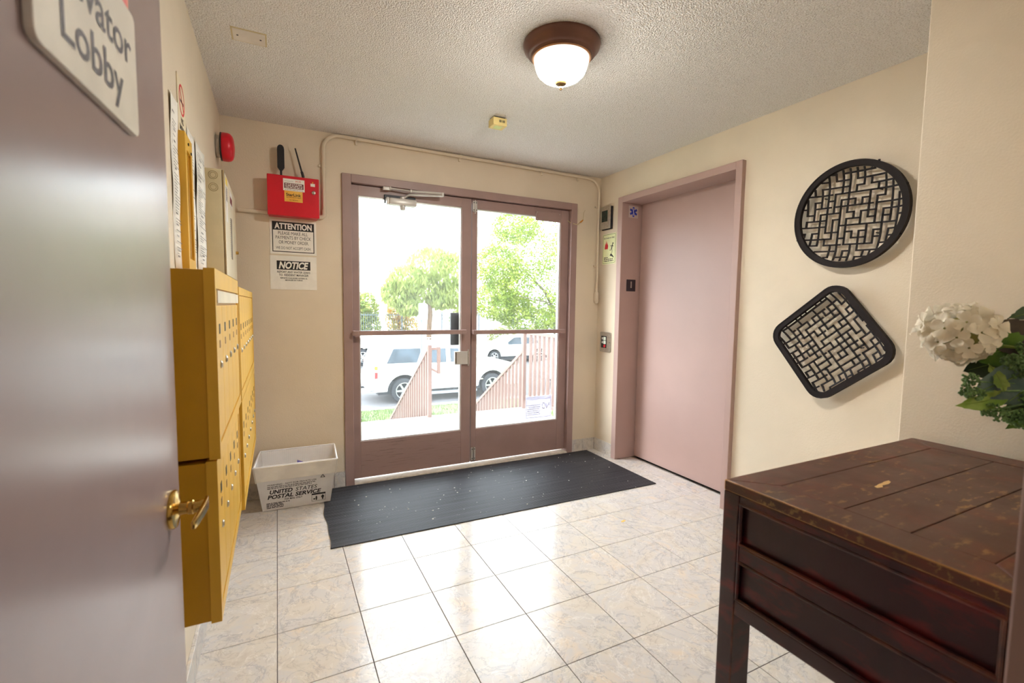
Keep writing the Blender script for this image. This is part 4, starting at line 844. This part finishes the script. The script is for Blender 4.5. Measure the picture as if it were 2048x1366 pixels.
leaf((1.468, -1.775, 1.145), (1.475, -1.785, 1.085), .013, 'lime', .5, 6, .6)
leaf((1.405, -1.755, 1.043), (1.50, -1.782, 1.075), .022, 'lime', .3, 7, -.7)
leaf((1.50, -1.792, 1.06), (1.585, -1.80, 1.10), .03, 'blue', .2, 8, -.3)
leaf((1.60, -1.745, 1.258), (1.66, -1.80, 1.27), .022, 'dark', .2, 9, .9)
leaf((1.50, -1.79, 1.02), (1.58, -1.81, 1.075), .028, 'dark', .2, 10, -.4)
leaf((1.52, -1.80, 1.0), (1.60, -1.82, 1.06), .024, 'green', .3, 11, -.5)
leaf((1.72, -1.72, 1.22), (1.69, -1.85, 1.12), .045, 'dark', .3, 12, .5); leaf((1.80, -1.80, 1.20), (1.71, -1.86, 1.1), .045, 'green', .3, 13, .5)
berry_m = pm('green_berry', (70, 100, 52), .5, c2=(112, 146, 84), scale=60)
def berries(c, rx, n, seed):
    r = random.Random(seed); mb = MB(); c = Vector(c)
    for k in range(n):
        v = Vector((r.gauss(0, 1), r.gauss(0, 1), r.gauss(0, 1))).normalized()*rx*r.uniform(.55, 1.05)
        bmesh.ops.create_icosphere(mb.bm, subdivisions=1, radius=r.uniform(.0024, .0038), matrix=Matrix.Translation(c+Vector((v.x*1.1, v.y, v.z))))
    mb.tube([c, lerp(c, neck, .4)+Vector((0, 0, .02)), neck], .002, 5)
    o = mb.out('berry_cluster', berry_m, fa, True); o['kind'] = 'stuff'
for c_, rx, n_, sd in (((1.424, -1.745, 1.105), .017, 70, 1), ((1.405, -1.748, 1.082), .013, 50, 2), ((1.432, -1.752, 1.078), .018, 70, 3), ((1.462, -1.772, 1.04), .017, 70, 4), ((1.488, -1.779, 1.03), .018, 80, 5), ((1.502, -1.789, 1.150), .021, 100, 6), ((1.525, -1.792, 1.13), .02, 80, 7), ((1.524, -1.799, 1.02), .02, 90, 8), ((1.55, -1.80, 1.06), .02, 80, 9), ((1.55, -1.79, 1.18), .014, 50, 10)): berries(c_, rx, n_, sd)

# ------------------------------------------------------------------ open lobby door and its frame
jm = MB(); jm.box(-.2505, -.212, -2.15, YN+.004, 0, 2.13, .002).box(.771, .822, -2.15, YN+.004, 0, 2.13, .003).box(-.212, .771, -2.15, YN+.004, 2.085, 2.13, .002)
jm.box(.757, .771, -2.15, -2.062, 0, 2.085, .002)
jm = struct(tag(jm.out('trim_5', trim_m), 'mauve metal frame of the doorway the view looks through', 'door frame'))
LX = -.157
d4 = MB().box(LX-.045, LX, -2.016, -1.106, .012, 2.08, .003).out('door_4', leaf_m); struct(tag(d4, 'open glossy mauve lobby door with brass lever at left', 'door'))
hp = Vector((LX, -1.166, .868)); HF = Fr(hp, (0, 1, 0), (0, 0, 1), (1, 0, 0))
hd_ = MB(); hd_.lathe([(.036, 0), (.036, .005), (.034, .008), (.020, .010), (.0125, .013), (.0115, .026), (.0135, .028), (.0135, .034), (.0115, .036), (.0115, .056), (.010, .058), (.001, .058)], HF, 32)
hd_ = hd_.out('door_lever', brass_m, d4, True)
q = MB(); P_ = [(LX+.0555, -1.158, .874), (LX+.0575, -1.170, .874), (LX+.056, -1.20, .871), (LX+.052, -1.235, .867), (LX+.050, -1.252, .866)]; wv = [.0105, .0115, .0105, .009, .007]; rows_ = []
for (x, y, z), h in zip(P_, wv): rows_.append([(x-.003, y, z-h), (x+.003, y, z-h), (x+.003, y, z+h), (x-.003, y, z+h)])
pts = [p for r_ in rows_ for p in r_]; fs_ = [(0, 1, 2, 3), (16, 17, 18, 19)]
for k in range(4):
    for e in range(4): fs_.append((4*k+e, 4*k+(e+1) % 4, 4*k+4+(e+1) % 4, 4*k+4+e))
q.faces(pts, fs_, .0015); q.out('lever_grip', brass_m, hd_, True)
SG = LEFT(-1.594, 1.509, LX); sg = MB(); sg.prism(rrect(.300, .176, .012, 5, .150, .088), SG, .0005, .009, .001); sg = sg.out('lobby_sign', pm('ivory_plastic_sign', (226, 218, 204), .4), d4)
lettering(SG, [('Elevator', .155, .094, .244, .045, .6), ('Lobby', .147, .030, .184, .045, .6)], pm('worn_grey_print', (72, 62, 72), .5, var=.4, scale=90), sg, .0095)
MB().slab(LEFT(-1.375, 1.690, LX), 0, .082, 0, .09, .0005, .002).out('orange_sticker', pm('orange_sticker_print', (232, 182, 120), .5, c2=(214, 90, 90), scale=30), d4)
_pv = Matrix.Translation((LX, -1.106, 0)); d4.matrix_world = _pv @ Matrix.Rotation(math.radians(-3.3), 4, 'Z') @ _pv.inverted()

# ------------------------------------------------------------------ outside
conc_m = pm('pale_concrete', (178, 174, 166), .8, var=.05, scale=4, bump=.1); lawn_m = pm('lawn_green', (70, 90, 42), .9, c2=(94, 112, 56), scale=2.2, detail=8)
asph_m = pm('grey_asphalt', (96, 95, 98), .9, var=.1, scale=3); kerb_m = pm('kerb_concrete', (160, 156, 150), .9)
struct(MB().box(-2.2, 2.96, 1.28, 3.12, -.35, -.05, .004).out('landing', conc_m))
slope = lambda y: -.32-(y-3.12)*(1.26/7.4)
for x0, x1 in ((-8, 1.52), (2.98, 16)):
    pts = []; ys = [3.12+7.4*k/8 for k in range(9)]
    lw_ = MB(); lw_.faces([(x, y, slope(y)) for y in ys for x in (x0, x1)]+[(x, y, slope(y)-.4) for y in (ys[0], ys[-1]) for x in (x0, x1)], [(2*k, 2*k+1, 2*k+3, 2*k+2) for k in range(8)]+[(0, 1, 19, 18), (16, 17, 21, 20), (18, 19, 21, 20)])
    struct(lw_.out('lawn', lawn_m))
struct(MB().faces([(x, y, z) for y, zt in ((6.3, slope(6.3)), (10.52, slope(10.52))) for x in (1.52, 2.98) for z in (zt-1.2, zt)], [(0, 1, 3, 2), (4, 5, 7, 6), (1, 3, 7, 5), (0, 2, 6, 4), (0, 1, 5, 4), (2, 3, 7, 6)]).out('lawn', lawn_m))
struct(MB().box(2.98, 16, 1.28, 3.12, -.6, -.33).out('lawn', lawn_m)); struct(MB().box(-8, -2.2, 1.28, 3.12, -.6, -.33).out('lawn', lawn_m))
gb = MB(); rg = random.Random(4)
for k in range(14000):
    y = 3.14+7.3*rg.random()**1.2; x = rg.choice((rg.uniform(-1, 1.5), rg.uniform(1.0, 1.5), rg.uniform(1.52, 2.98) if y > 6.35 else 1.2, rg.uniform(3.0, 8))) ; z = slope(y); h = rg.uniform(.03, .07); a = rg.uniform(0, 3.14); dx, dy = .006*math.cos(a), .006*math.sin(a)
    v = [gb.bm.verts.new(p) for p in ((x-dx, y-dy, z), (x+dx, y+dy, z), (x+rg.uniform(-.03, .03), y+rg.uniform(-.03, .03), z+h))]; gb.bm.faces.new(v)
tag(gb.out('grass_blades', pm('grass_blade', (72, 94, 42), .8, c2=(98, 116, 58), scale=3, transl=.3)), 'short green grass growing on the front slope', 'grass', kind='stuff')
stp = MB()
for k in range(8): stp.box(1.62, 2.84, 3.12+k*.28, 3.12+(k+1)*.28, -1.9, -.05-(k+1)*.175)
stp.box(1.52, 2.98, 5.36, 6.3, -1.9, -1.45); struct(stp.out('stairs', conc_m))
struct(MB().box(-30, 50, 10.52, 10.72, -2.2, -1.56).out('kerb', kerb_m)); struct(MB().box(-30, 50, 10.72, 23.6, -2.2, -1.72).out('street', asph_m)); struct(MB().box(-40, 70, 23.6, 70, -2.2, -1.45).out('far_ground', conc_m))
rail_m = pm('brick_brown_rail_paint', (126, 98, 90), .6, var=.06)
def baluster_mesh(h):
    mb = MB(); mb.box(-.0165, .0165, -.0165, .0165, 0, h); me = bpy.data.meshes.new('baluster'); mb.bm.to_mesh(me); mb.bm.free(); me.materials.append(rail_m); return me
bal_me = baluster_mesh(.80)
def stair_rail(label, x, ztop, y0, y1, post_top):
    t = thing('stair_railing', label, 'railing', (x, y0, -.05)); sl = .63
    MB().box(x-.022, x+.022, y0-.022, y0+.022, -.05, post_top, .002).out('post', rail_m, t)
    for nm, dz, hh in (('top_rail', 0, .022), ('bottom_rail', -.80, .022)):
        pts = [(x+a, y, ztop+dz-(y-y0)*sl+b) for y in (y0, y1) for a, b in ((-.024, -hh), (.024, -hh), (.024, hh), (-.024, hh))]
        MB().faces(pts, [(0, 1, 2, 3), (4, 5, 6, 7), (0, 1, 5, 4), (1, 2, 6, 5), (2, 3, 7, 6), (3, 0, 4, 7)]).out(nm, rail_m, t)
    yend = y1-.02; MB().box(x-.022, x+.022, yend, yend+.044, -1.5, ztop-(yend-y0)*sl, .002).out('post', rail_m, t)
    k = 1
    while y0+k*.108 < y1-.05:
        y = y0+k*.108; o = bpy.data.objects.new('baluster', bal_me); col.objects.link(o); o.location = (x, y, ztop-.80-(y-y0)*sl); child_fix(o, t); k += 1
    return t
lr = stair_rail('brown railing down left side of the outside stairs', 1.60, .765, 3.05, 5.5, .80)
q = MB(); q.box(1.692, 1.728, 3.032, 3.068, .46, .775, .002).box(1.62, 1.70, 3.036, 3.064, .742, .770, .002); q.faces([(1.62, y, z) for y in (3.036, 3.064) for z in (.505, .535)]+[(1.70, y, z) for y in (3.036, 3.064) for z in (.462, .492)], [(0, 1, 3, 2), (4, 5, 7, 6), (0, 1, 5, 4), (2, 3, 7, 6), (0, 2, 6, 4), (1, 3, 7, 5)]); q.out('handrail_return', rail_m, lr)
stair_rail('brown railing down right side of the outside stairs', 2.85, .70, 3.05, 5.5, .95)
gr_ = thing('guard_railing', 'brown guard railing along right edge of the landing', 'railing', (2.9, 2.2, -.05))
MB().box(2.868, 2.912, 1.32, 3.03, .905, .945, .002).out('top_rail', rail_m, gr_); MB().box(2.868, 2.912, 1.32, 3.03, .06, .10, .002).out('bottom_rail', rail_m, gr_); MB().box(2.868, 2.912, 1.30, 1.344, -.05, .945, .002).out('post', rail_m, gr_)
me2 = baluster_mesh(.81)
for k in range(15): o = bpy.data.objects.new('baluster', me2); col.objects.link(o); o.location = (2.89, 2.95-k*.108, .098); child_fix(o, gr_)

# vehicles
body_m = pm('white_car_paint', (236, 236, 232), .25, var=.02, coat=.5); cglass_m = pm('dark_car_glass', (54, 66, 78), .15, var=.3, scale=2, spec=.4); tyre_m = pm('tyre_rubber', (46, 48, 54), .8); rim_m = pm('alloy_rim', (196, 198, 200), .3, .8); under_m = pm('dark_underbody', (52, 56, 62), .8)
def vehicle(name, label, ox, oy, oz, dr, wd, outline, gh0, gh1, zb, zr, windows, hubs, r, arch, extras=None):
    t = thing(name, label, 'car', (ox, oy, oz)); X = lambda x: ox+dr*x
    F = Fr((ox, oy, oz), (dr, 0, 0), (0, 0, 1), (0, 1, 0))
    pts = []
    bot = outline['bottom']; xs = sorted(hubs)
    lower = [(outline['x0'], bot)]
    for hx in xs: lower += [(hx+arch*math.cos(a), max(bot, r+arch*math.sin(a)*.98)) for a in [math.pi-math.pi*k/12 for k in range(13)]]
    lower += [(outline['x1'], bot)]
    poly = lower+outline['upper']
    mb = MB(); n = len(poly); P = [F.p(a, b, c) for c in (0, wd) for a, b in poly]
    mb.faces(P, [tuple(range(n)), tuple(range(n, 2*n))]+[(i, (i+1) % n, n+(i+1) % n, n+i) for i in range(n)], .03); bd_ = mb.out('body', body_m, t)
    tp = .13; side = lambda x, z, o=0: F.p(x, z, .03+tp*(z-zb)/(zr-zb)-o)
    g_ = [F.p(gh0[0], zb, .03), F.p(gh0[1], zb, .03), F.p(gh0[1], zb, wd-.03), F.p(gh0[0], zb, wd-.03), F.p(gh1[0], zr, .03+tp), F.p(gh1[1], zr-.03, .03+tp), F.p(gh1[1], zr-.03, wd-.03-tp), F.p(gh1[0], zr, wd-.03-tp)]
    MB().faces(g_, [(0, 1, 2, 3), (4, 5, 6, 7), (0, 1, 5, 4), (1, 2, 6, 5), (2, 3, 7, 6), (3, 0, 4, 7)], .045).out('cabin', body_m, t)
    for wp in windows:
        q = MB(); k = len(wp); q.faces([side(x, z, .006) for x, z in wp]+[side(x, z, -.01) for x, z in wp], [tuple(range(k)), tuple(range(k, 2*k))]+[(i, (i+1) % k, k+(i+1) % k, k+i) for i in range(k)]); q.out('window', cglass_m, t)
    ins = .12                                                          # front and rear glass
    for a, b, s in ((gh0[0], gh1[0], -1), (gh0[1], gh1[1], 1)):
        z0, z1 = .12, .86; pz = lambda tt: zb+(zr-zb)*tt; pxx = lambda tt: a+(b-a)*tt+s*.012
        q = MB(); pts_ = [F.p(pxx(tt), pz(tt), e) for tt, e in ((z0, .16), (z0, wd-.16), (z1, wd-.26), (z1, .26))]; q.faces(pts_+[p-F.u*s*.02 for p in pts_], [(0, 1, 2, 3), (4, 5, 6, 7), (0, 1, 5, 4), (1, 2, 6, 5), (2, 3, 7, 6), (3, 0, 4, 7)]); q.out('window', cglass_m, t)
    q = MB(); q.faces([F.p(a, b, c) for c in (.15, wd-.15) for a, b in ((outline['x0']+.15, bot-.1), (outline['x1']-.15, bot-.1), (outline['x1']-.15, bot+.3), (outline['x0']+.15, bot+.3))], [(0, 1, 2, 3), (4, 5, 6, 7), (0, 1, 5, 4), (1, 2, 6, 5), (2, 3, 7, 6), (3, 0, 4, 7)]); q.out('underbody', under_m, t)
    for hx in hubs:
        for c0, sg_ in ((.02, -1), (wd-.02, 1)):
            WF = Fr(F.p(hx, r, c0), (1, 0, 0), (0, 0, 1), (0, sg_, 0)); 
            wl = MB().lathe([(r*.55, -.20), (r*.97, -.20), (r, -.16), (r, -.04), (r*.95, 0), (r*.66, .004), (r*.64, -.02)], WF, 32, False).out('wheel', tyre_m, t, True)
            q = MB(); q.lathe([(r*.66, -.03), (r*.66, .004), (r*.60, .006), (r*.58, -.03)], WF, 32, False); q.lathe([(r*.16, -.03), (r*.15, .004), (.001, .006)], WF, 16, False)
            for k in range(6):
                a = k*math.pi/3; ca, sa = math.cos(a), math.sin(a); w2 = r*.085; q.prism([(r*.1*ca-w2*sa, r*.1*sa+w2*ca), (r*.6*ca-w2*.8*sa, r*.6*sa+w2*.8*ca), (r*.6*ca+w2*.8*sa, r*.6*sa-w2*.8*ca), (r*.1*ca+w2*sa, r*.1*sa-w2*ca)], WF, -.03, 0)
            q.out('rim', rim_m, wl, True)
    if extras: extras(t, F, side, wd)
    return t
redl_m = pm('red_tail_lens', (214, 50, 56), .3); ambl_m = pm('amber_lens', (240, 170, 60), .3); grey_m = pm('grey_trim', (150, 158, 166), .5)
def suv_extra(t, F, side, wd):
    for c0 in (-.006, wd-.03):
        tl = MB().slab(F, .145, .235, .80, 1.17, c0, c0+.036, .006).out('tail_lamp', redl_m, t); MB().slab(F, .150, .230, 1.07, 1.165, c0-.003, c0+.039).out('amber_lens', ambl_m, tl); MB().slab(F, .150, .230, .99, 1.06, c0-.003, c0+.039).out('clear_lens', white_m, tl)
    MB().slab(F, -.03, .22, .42, .72, .02, wd-.02, .04).out('rear_bumper', body_m, t); MB().slab(F, .02, .20, .44, .58, -.004, .10, .02).out('bumper_corner', grey_m, t)
    for c0 in (.22, wd-.22):
        q = MB(); q.tube([F.p(.75, 1.865, c0), F.p(2.5, 1.865, c0)], .013, 8)
        for a in (.95, 1.55, 2.25): q.tube([F.p(a-.05, 1.80, c0), F.p(a-.03, 1.865, c0), F.p(a+.03, 1.865, c0), F.p(a+.05, 1.80, c0)], .016, 8)
        q.out('roof_rail', grey_m, t, True)
    MB().tube([F.p(.38, .36, .25), F.p(.62, .40, .28)], .035, 10).out('exhaust_pipe', pm('rusty_exhaust', (140, 116, 96), .5, .6), t, True)
    MB().tube([F.p(-.14, .42, wd/2), F.p(.1, .42, wd/2)], .03, 8).out('tow_hitch', dark_m, t, True)
    MB().slab(F, 1.55, 3.60, .60, .635, -.012, .004, .004).out('side_moulding', pm('champagne_strip', (204, 200, 170), .4), t); MB().slab(F, 1.55, 3.40, .22, .30, .02, .14, .01).out('running_board', grey_m, t)
    for a in (2.28, 3.18): MB().slab(F, a, a+.16, 1.02, 1.05, -.02, .004, .006).out('door_handle', body_m, t)
    q = MB(); q.slab(F, 3.30, 3.48, 1.22, 1.38, -.20, -.04, .03); q.out('side_mirror', body_m, t)
    MB().slab(F, .02, .05, .98, 1.10, wd/2-.26, wd/2+.26, .004).out('plate_recess', grey_m, t)
vehicle('suv', 'white sport utility vehicle parked at the near kerb', 2.40, 11.75, -1.72, 1, 1.95,
    {'x0': .12, 'x1': 5.0, 'bottom': .38, 'upper': [(5.06, .60), (5.02, .98), (4.75, 1.08), (3.55, 1.20), (.16, 1.20), (.10, .82)]}, (.14, 3.75), (.36, 2.85), 1.19, 1.82,
    [[(.50, 1.23), (.72, 1.66), (1.60, 1.66), (1.42, 1.23)], [(1.72, 1.21), (1.80, 1.64), (2.36, 1.64), (2.36, 1.21)], [(2.50, 1.21), (2.50, 1.64), (2.82, 1.62), (3.30, 1.22)]], (1.02, 3.95), .385, .50, suv_extra)
sed = {'x0': .1, 'x1': 4.5, 'bottom': .26, 'upper': [(4.58, .5), (4.5, .72), (3.3, .92), (.9, .94), (.06, .86), (.02, .55)]}
def sed_extra(t, F, side, wd):
    MB().slab(F, 4.42, 4.57, .55, .68, .06, .40, .02).out('head_lamp', pm('clear_lens', (224, 230, 234), .15), t); MB().slab(F, .0, .10, .62, .78, -.004, .34, .02).out('tail_lamp', redl_m, t)
    MB().slab(F, 2.9, 3.04, .92, 1.04, -.16, -.02, .02).out('side_mirror', body_m, t); MB().slab(F, 2.0, 2.15, .80, .825, -.015, .004, .005).out('door_handle', body_m, t)
sw = [[(.85, .97), (1.15, 1.30), (1.92, 1.33), (1.92, .95)], [(2.0, .95), (2.0, 1.33), (2.42, 1.31), (3.0, .95)]]
vehicle('sedan', 'white sedan across the street, right of the stair rails', 13.75, 19.9, -1.70, -1, 1.78, sed, (.55, 3.35), (1.05, 2.45), .90, 1.38, sw, (.92, 3.62), .325, .40, sed_extra)
vehicle('sedan', 'white sedan across the street at left edge of the glass', .05, 21.0, -1.66, 1, 1.8, {**sed, 'bottom': .34, 'upper': [(4.58, .7), (4.5, 1.0), (3.3, 1.12), (.9, 1.14), (.06, 1.06), (.02, .65)]}, (.55, 3.35), (1.05, 2.45), 1.10, 1.62, [[(x, z+.2) for x, z in w_] for w_ in sw], (.92, 3.62), .385, .47, sed_extra)
vehicle('sedan', 'white car behind the landing guard rail', 9.1, 11.7, -1.72, 1, 1.78, sed, (.55, 3.35), (1.05, 2.45), .90, 1.38, sw, (.92, 3.62), .325, .40, sed_extra)

# fence, planting, house, street sign
fn = thing('iron_fence', 'dark iron picket fence across the street', 'fence', (10, 27, -1.4)); iron2_m = pm('faded_iron', (92, 104, 118), .5, .2)
struct(MB().box(-6, 30, 26.9, 27.2, -1.45, -.55).out('low_wall', pm('white_stucco', (232, 228, 220), .8)))
pk = MB(); pk.box(-.011, .011, -.011, .011, 0, 1.32); pk_me = bpy.data.meshes.new('picket'); pk.bm.to_mesh(pk_me); pk.bm.free(); pk_me.materials.append(iron2_m)
for k in range(110): o = bpy.data.objects.new('picket', pk_me); col.objects.link(o); o.location = (4.4+k*.13, 27.0, -.55); child_fix(o, fn)
for z in (-.35, .62): MB().box(4.3, 18.8, 26.985, 27.015, z, z+.04).out('rail', iron2_m, fn)
for k in range(6): MB().box(4.35+k*2.6, 4.42+k*2.6, 26.965, 27.035, -.55, .86).out('post', iron2_m, fn)
def cloud(pts_fn, n, size, seed, stretch=1.0, droop=0):
    r = random.Random(seed); V, Fc = [], []
    for k in range(n):
        c, nr = pts_fn(r); s = size*r.uniform(.6, 1.3)
        d = (Vector((r.gauss(0, 1), r.gauss(0, 1), r.gauss(0, 1))).normalized()+nr*.6).normalized()
        x = d.orthogonal().normalized(); y = d.cross(x); a = r.uniform(0, 6.28); u = x*math.cos(a)+y*math.sin(a); v = d.cross(u)
        if droop: u = (u*.55+Vector((0, 0, -1))).normalized(); v = u.cross(d).normalized()
        b = len(V); V += [c-u*s*stretch, c+v*s*.5, c+u*s*stretch, c-v*s*.5]; Fc.append((b, b+1, b+2, b+3))
    me = bpy.data.meshes.new('foliage'); me.from_pydata([tuple(p) for p in V], [], Fc); return me
def ell(cs):
    def f(r):
        c, rad = r.choice(cs); v = Vector((r.gauss(0, 1), r.gauss(0, 1), r.gauss(0, 1))).normalized(); q = r.uniform(.45, 1)**.5
        return Vector(c)+Vector((v.x*rad[0], v.y*rad[1], v.z*rad[2]))*q, v
    return f
def plant(name, label, cat, base, cs, n, size, mat, seed, trunk=None, branches=(), stretch=1, droop=0, bark=None):
    t = thing(name, label, cat, base)
    me = cloud(ell(cs), n, size, seed, stretch, droop); o = link('foliage', me, mat); child_fix(o, t); o['kind'] = 'stuff'
    if trunk: MB().tube(trunk[0], trunk[1], 9).out('trunk', bark, t, True)
    for p, r_ in branches: MB().tube(p, r_, 7).out('branch', bark, t, True)
    return t
bark_m = pm('tan_bark', (104, 82, 64), .9, var=.2, bump=.3); bark2_m = pm('grey_bark', (92, 82, 66), .9, var=.2)
G1 = pm('hedge_leaf', (110, 132, 60), .6, c2=(172, 174, 88), scale=5, transl=.3); G2 = pm('willow_leaf', (134, 150, 74), .6, c2=(164, 174, 98), scale=2, transl=.45); G3 = pm('maple_leaf', (112, 136, 42), .6, c2=(156, 168, 64), scale=2.4, transl=.4); G4 = pm('orange_shrub_leaf', (146, 146, 62), .6, c2=(206, 156, 66), scale=2, transl=.35); G5 = pm('olive_shrub_leaf', (104, 116, 52), .6, c2=(138, 140, 62), scale=3, transl=.35)
plant('clipped_hedge', 'clipped round topped green hedge behind the fence at left', 'hedge', (4.9, 28, -1.4), [((4.6, 28, .2), (.85, .9, 1.5)), ((5.0, 28, 1.0), (.78, .9, 1.1)), ((5.2, 28.1, -.2), (.75, .9, 1.2)), ((4.2, 28, .8), (.8, .9, 1.2))], 5200, .10, G1, 1, trunk=([(4.9, 28, -1.45), (4.9, 28, .5)], .1), bark=bark_m)
plant('flowering_shrub', 'loose shrub with orange blossom behind the iron fence', 'shrub', (7.0, 27.8, -1.4), [((6.95, 27.8, .3), (.85, .7, 1.1)), ((7.4, 27.8, -.1), (.9, .6, .8)), ((6.75, 27.9, .9), (.5, .5, .8))], 2600, .085, G4, 2, trunk=([(7.0, 27.8, -1.45), (7.0, 27.8, .4)], .06), bark=bark_m)
plant('flowering_shrub', 'yellow green shrub right of the drooping tree', 'shrub', (11.2, 27.7, -1.4), [((11.3, 27.8, .2), (1.0, .7, 1.1)), ((11.7, 27.9, 1.0), (.8, .6, .9))], 2000, .085, G5, 3, trunk=([(11.3, 27.8, -1.45), (11.3, 27.8, .4)], .06), bark=bark_m)
plant('round_shrub', 'low round yellow green shrub by far sidewalk', 'shrub', (13.0, 25.5, -1.4), [((13.3, 25.5, -.75), (1.2, .7, .7))], 1500, .07, G5, 4, trunk=([(13.3, 25.5, -1.45), (13.3, 25.5, -.8)], .06), bark=bark_m)
tx, ty = 8.22, 25.2
plant('drooping_tree', 'pale drooping pepper tree beyond the fence', 'tree', (tx, ty, -1.45), [((tx+.1, ty, 3.7), (1.5, 1.4, 1.0)), ((tx+1.3, ty, 3.3), (1.3, 1.2, 1.2)), ((tx-1.3, ty, 2.7), (1.3, 1.2, .9)), ((tx+1.6, ty, 2.0), (1.1, 1.0, 1.0)), ((tx-.5, ty+.3, 2.2), (1.3, 1.2, .8)), ((tx-2.0, ty, 1.9), (.9, .8, .8)), ((tx-1.2, ty, 1.2), (.8, .7, .6)), ((tx+.7, ty, 1.6), (.9, .8, .6))], 7600, .11, G2, 5,
    trunk=([(tx-.05, ty, -1.45), (tx-.02, ty, -.2), (tx+.05, ty, .9), (tx, ty, 1.5)], [.17, .15, .14, .12]), branches=[([(tx, ty, 1.4), (tx-.5, ty, 2.3), (tx-1.3, ty, 3.1)], [.09, .06, .02]), ([(tx, ty, 1.4), (tx+.3, ty, 2.4), (tx+.9, ty, 3.4)], [.09, .06, .02]), ([(tx, ty, 1.5), (tx+.05, ty+.3, 2.6), (tx-.3, ty+.3, 4.0)], [.08, .05, .02])], stretch=1.5, droop=1, bark=bark_m)
bx0, by0 = 11.9, 16.6
plant('leafy_street_tree', 'large leafy green tree filling the right pane', 'tree', (bx0, by0, -1.5), [((9.9, 16.6, 3.6), (1.7, 1.5, 1.5)), ((11.4, 16.9, 4.4), (1.8, 1.6, 1.5)), ((12.6, 17, 3.0), (1.7, 1.6, 1.8)), ((10.6, 16.5, 2.0), (1.9, 1.5, 1.3)), ((9.3, 16.5, 2.3), (1.2, 1.2, 1.2)), ((11.6, 16.4, 1.1), (1.7, 1.3, .9)), ((8.6, 16.5, 1.5), (1.0, 1.0, .9)), ((8.7, 16.5, 3.0), (1.1, 1.0, 1.0)), ((10.2, 16.3, .7), (1.5, 1.0, .6)), ((9.6, 16.6, 4.8), (1.1, 1.0, .8)), ((9.4, 16.6, 1.2), (1.0, 1.0, .8)), ((13.4, 17, 4.2), (1.5, 1.5, 1.6))], 30000, .062, G3, 6,
    trunk=([(bx0, by0, -1.72), (bx0-.05, by0, 0), (bx0-.1, by0, 1.0)], [.2, .17, .14]), branches=[([(bx0-.1, by0, .9), (bx0-.9, by0-.2, 2.0), (bx0-2.2, by0-.4, 3.0)], [.09, .06, .02]), ([(bx0-.1, by0, 1), (bx0+.2, by0-.5, 2.6), (bx0-.3, by0-.9, 4.2)], [.1, .06, .02]), ([(bx0-.1, by0, .8), (bx0-1.2, by0-.9, 1.5), (bx0-2.6, by0-1.0, 1.7)], [.07, .04, .015]), ([(bx0, by0, 1), (bx0+.8, by0-.6, 2.8), (bx0+.6, by0-1.1, 4.3)], [.08, .05, .02])], bark=bark2_m)
hs2 = thing('house', 'pale stucco house with low gable beyond the drooping tree', 'house', (13, 45, -1.4)); pale_glass_m = pm('pale_far_glass', (132, 140, 146), .5); HW = pm('cream_stucco', (236, 230, 214), .9); RF = pm('pale_roof', (214, 196, 176), .9)
HFm = Fr((7.4, 44, -1.4), (1, 0, 0), (0, 0, 1), (0, -1, 0))
MB().faces([(9.4, 44, -1.4), (24, 44, -1.4), (24, 44, 9.2), (9.4, 44, 9.2), (7.4, 50, -1.4), (24, 56, -1.4), (24, 56, 9.2), (7.4, 50, 7.6)], [(0, 1, 2, 3), (0, 3, 7, 4), (1, 5, 6, 2), (4, 7, 6, 5), (3, 2, 6, 7), (0, 4, 5, 1)]).out('wall', HW, hs2)
MB().faces([(9.2, 43.6, 9.2), (24.4, 43.6, 9.2), (24.4, 56.2, 9.2), (7.0, 50.2, 7.5), (9.2, 43.6, 9.45), (24.4, 43.6, 9.45), (24.4, 56.2, 9.45), (7.0, 50.2, 7.75)], [(0, 1, 2, 3), (4, 5, 6, 7), (0, 1, 5, 4), (1, 2, 6, 5), (2, 3, 7, 6), (3, 0, 4, 7)]).out('roof', RF, hs2)
for x0, z0, w_, h_ in ((10.6, 5.9, .7, .9), (14.0, 5.0, 1.9, 2.4), (16.6, 5.0, 1.9, 2.4), (14.0, 1.0, 1.9, 2.0), (11.0, 1.0, 1.4, 1.6)):
    wf = MB().ring([(x0-.1, z0-.1), (x0+w_+.1, z0-.1), (x0+w_+.1, z0+h_+.1), (x0-.1, z0+h_+.1)], [(x0, z0), (x0+w_, z0), (x0+w_, z0+h_), (x0, z0+h_)], Fr((0, 44, 0), (1, 0, 0), (0, 0, 1), (0, -1, 0)), -.02, .06).out('window_frame', white_m, hs2)
    MB().slab(Fr((0, 44, 0), (1, 0, 0), (0, 0, 1), (0, -1, 0)), x0, x0+w_, z0, z0+h_, .0, .02).out('pane', pale_glass_m, wf)
    MB().slab(Fr((0, 44, 0), (1, 0, 0), (0, 0, 1), (0, -1, 0)), x0+w_/2-.04, x0+w_/2+.04, z0, z0+h_, .02, .05).out('mullion', white_m, wf)
sg_ = thing('street_sign', 'blank back of a street sign on thin pole at kerb', 'street sign', (3.54, 10.3, -1.5)); q = MB(); q.tube([(3.54, 10.3, -1.6), (3.54, 10.3, 1.32)], .03, 10); q.out('pole', pm('galvanised_pole', (120, 134, 150), .5), sg_, True)
MB().box(3.45, 3.64, 10.24, 10.262, .86, 1.31, .002).out('sign_plate', pm('bare_sign_back', (140, 152, 162), .5), sg_)
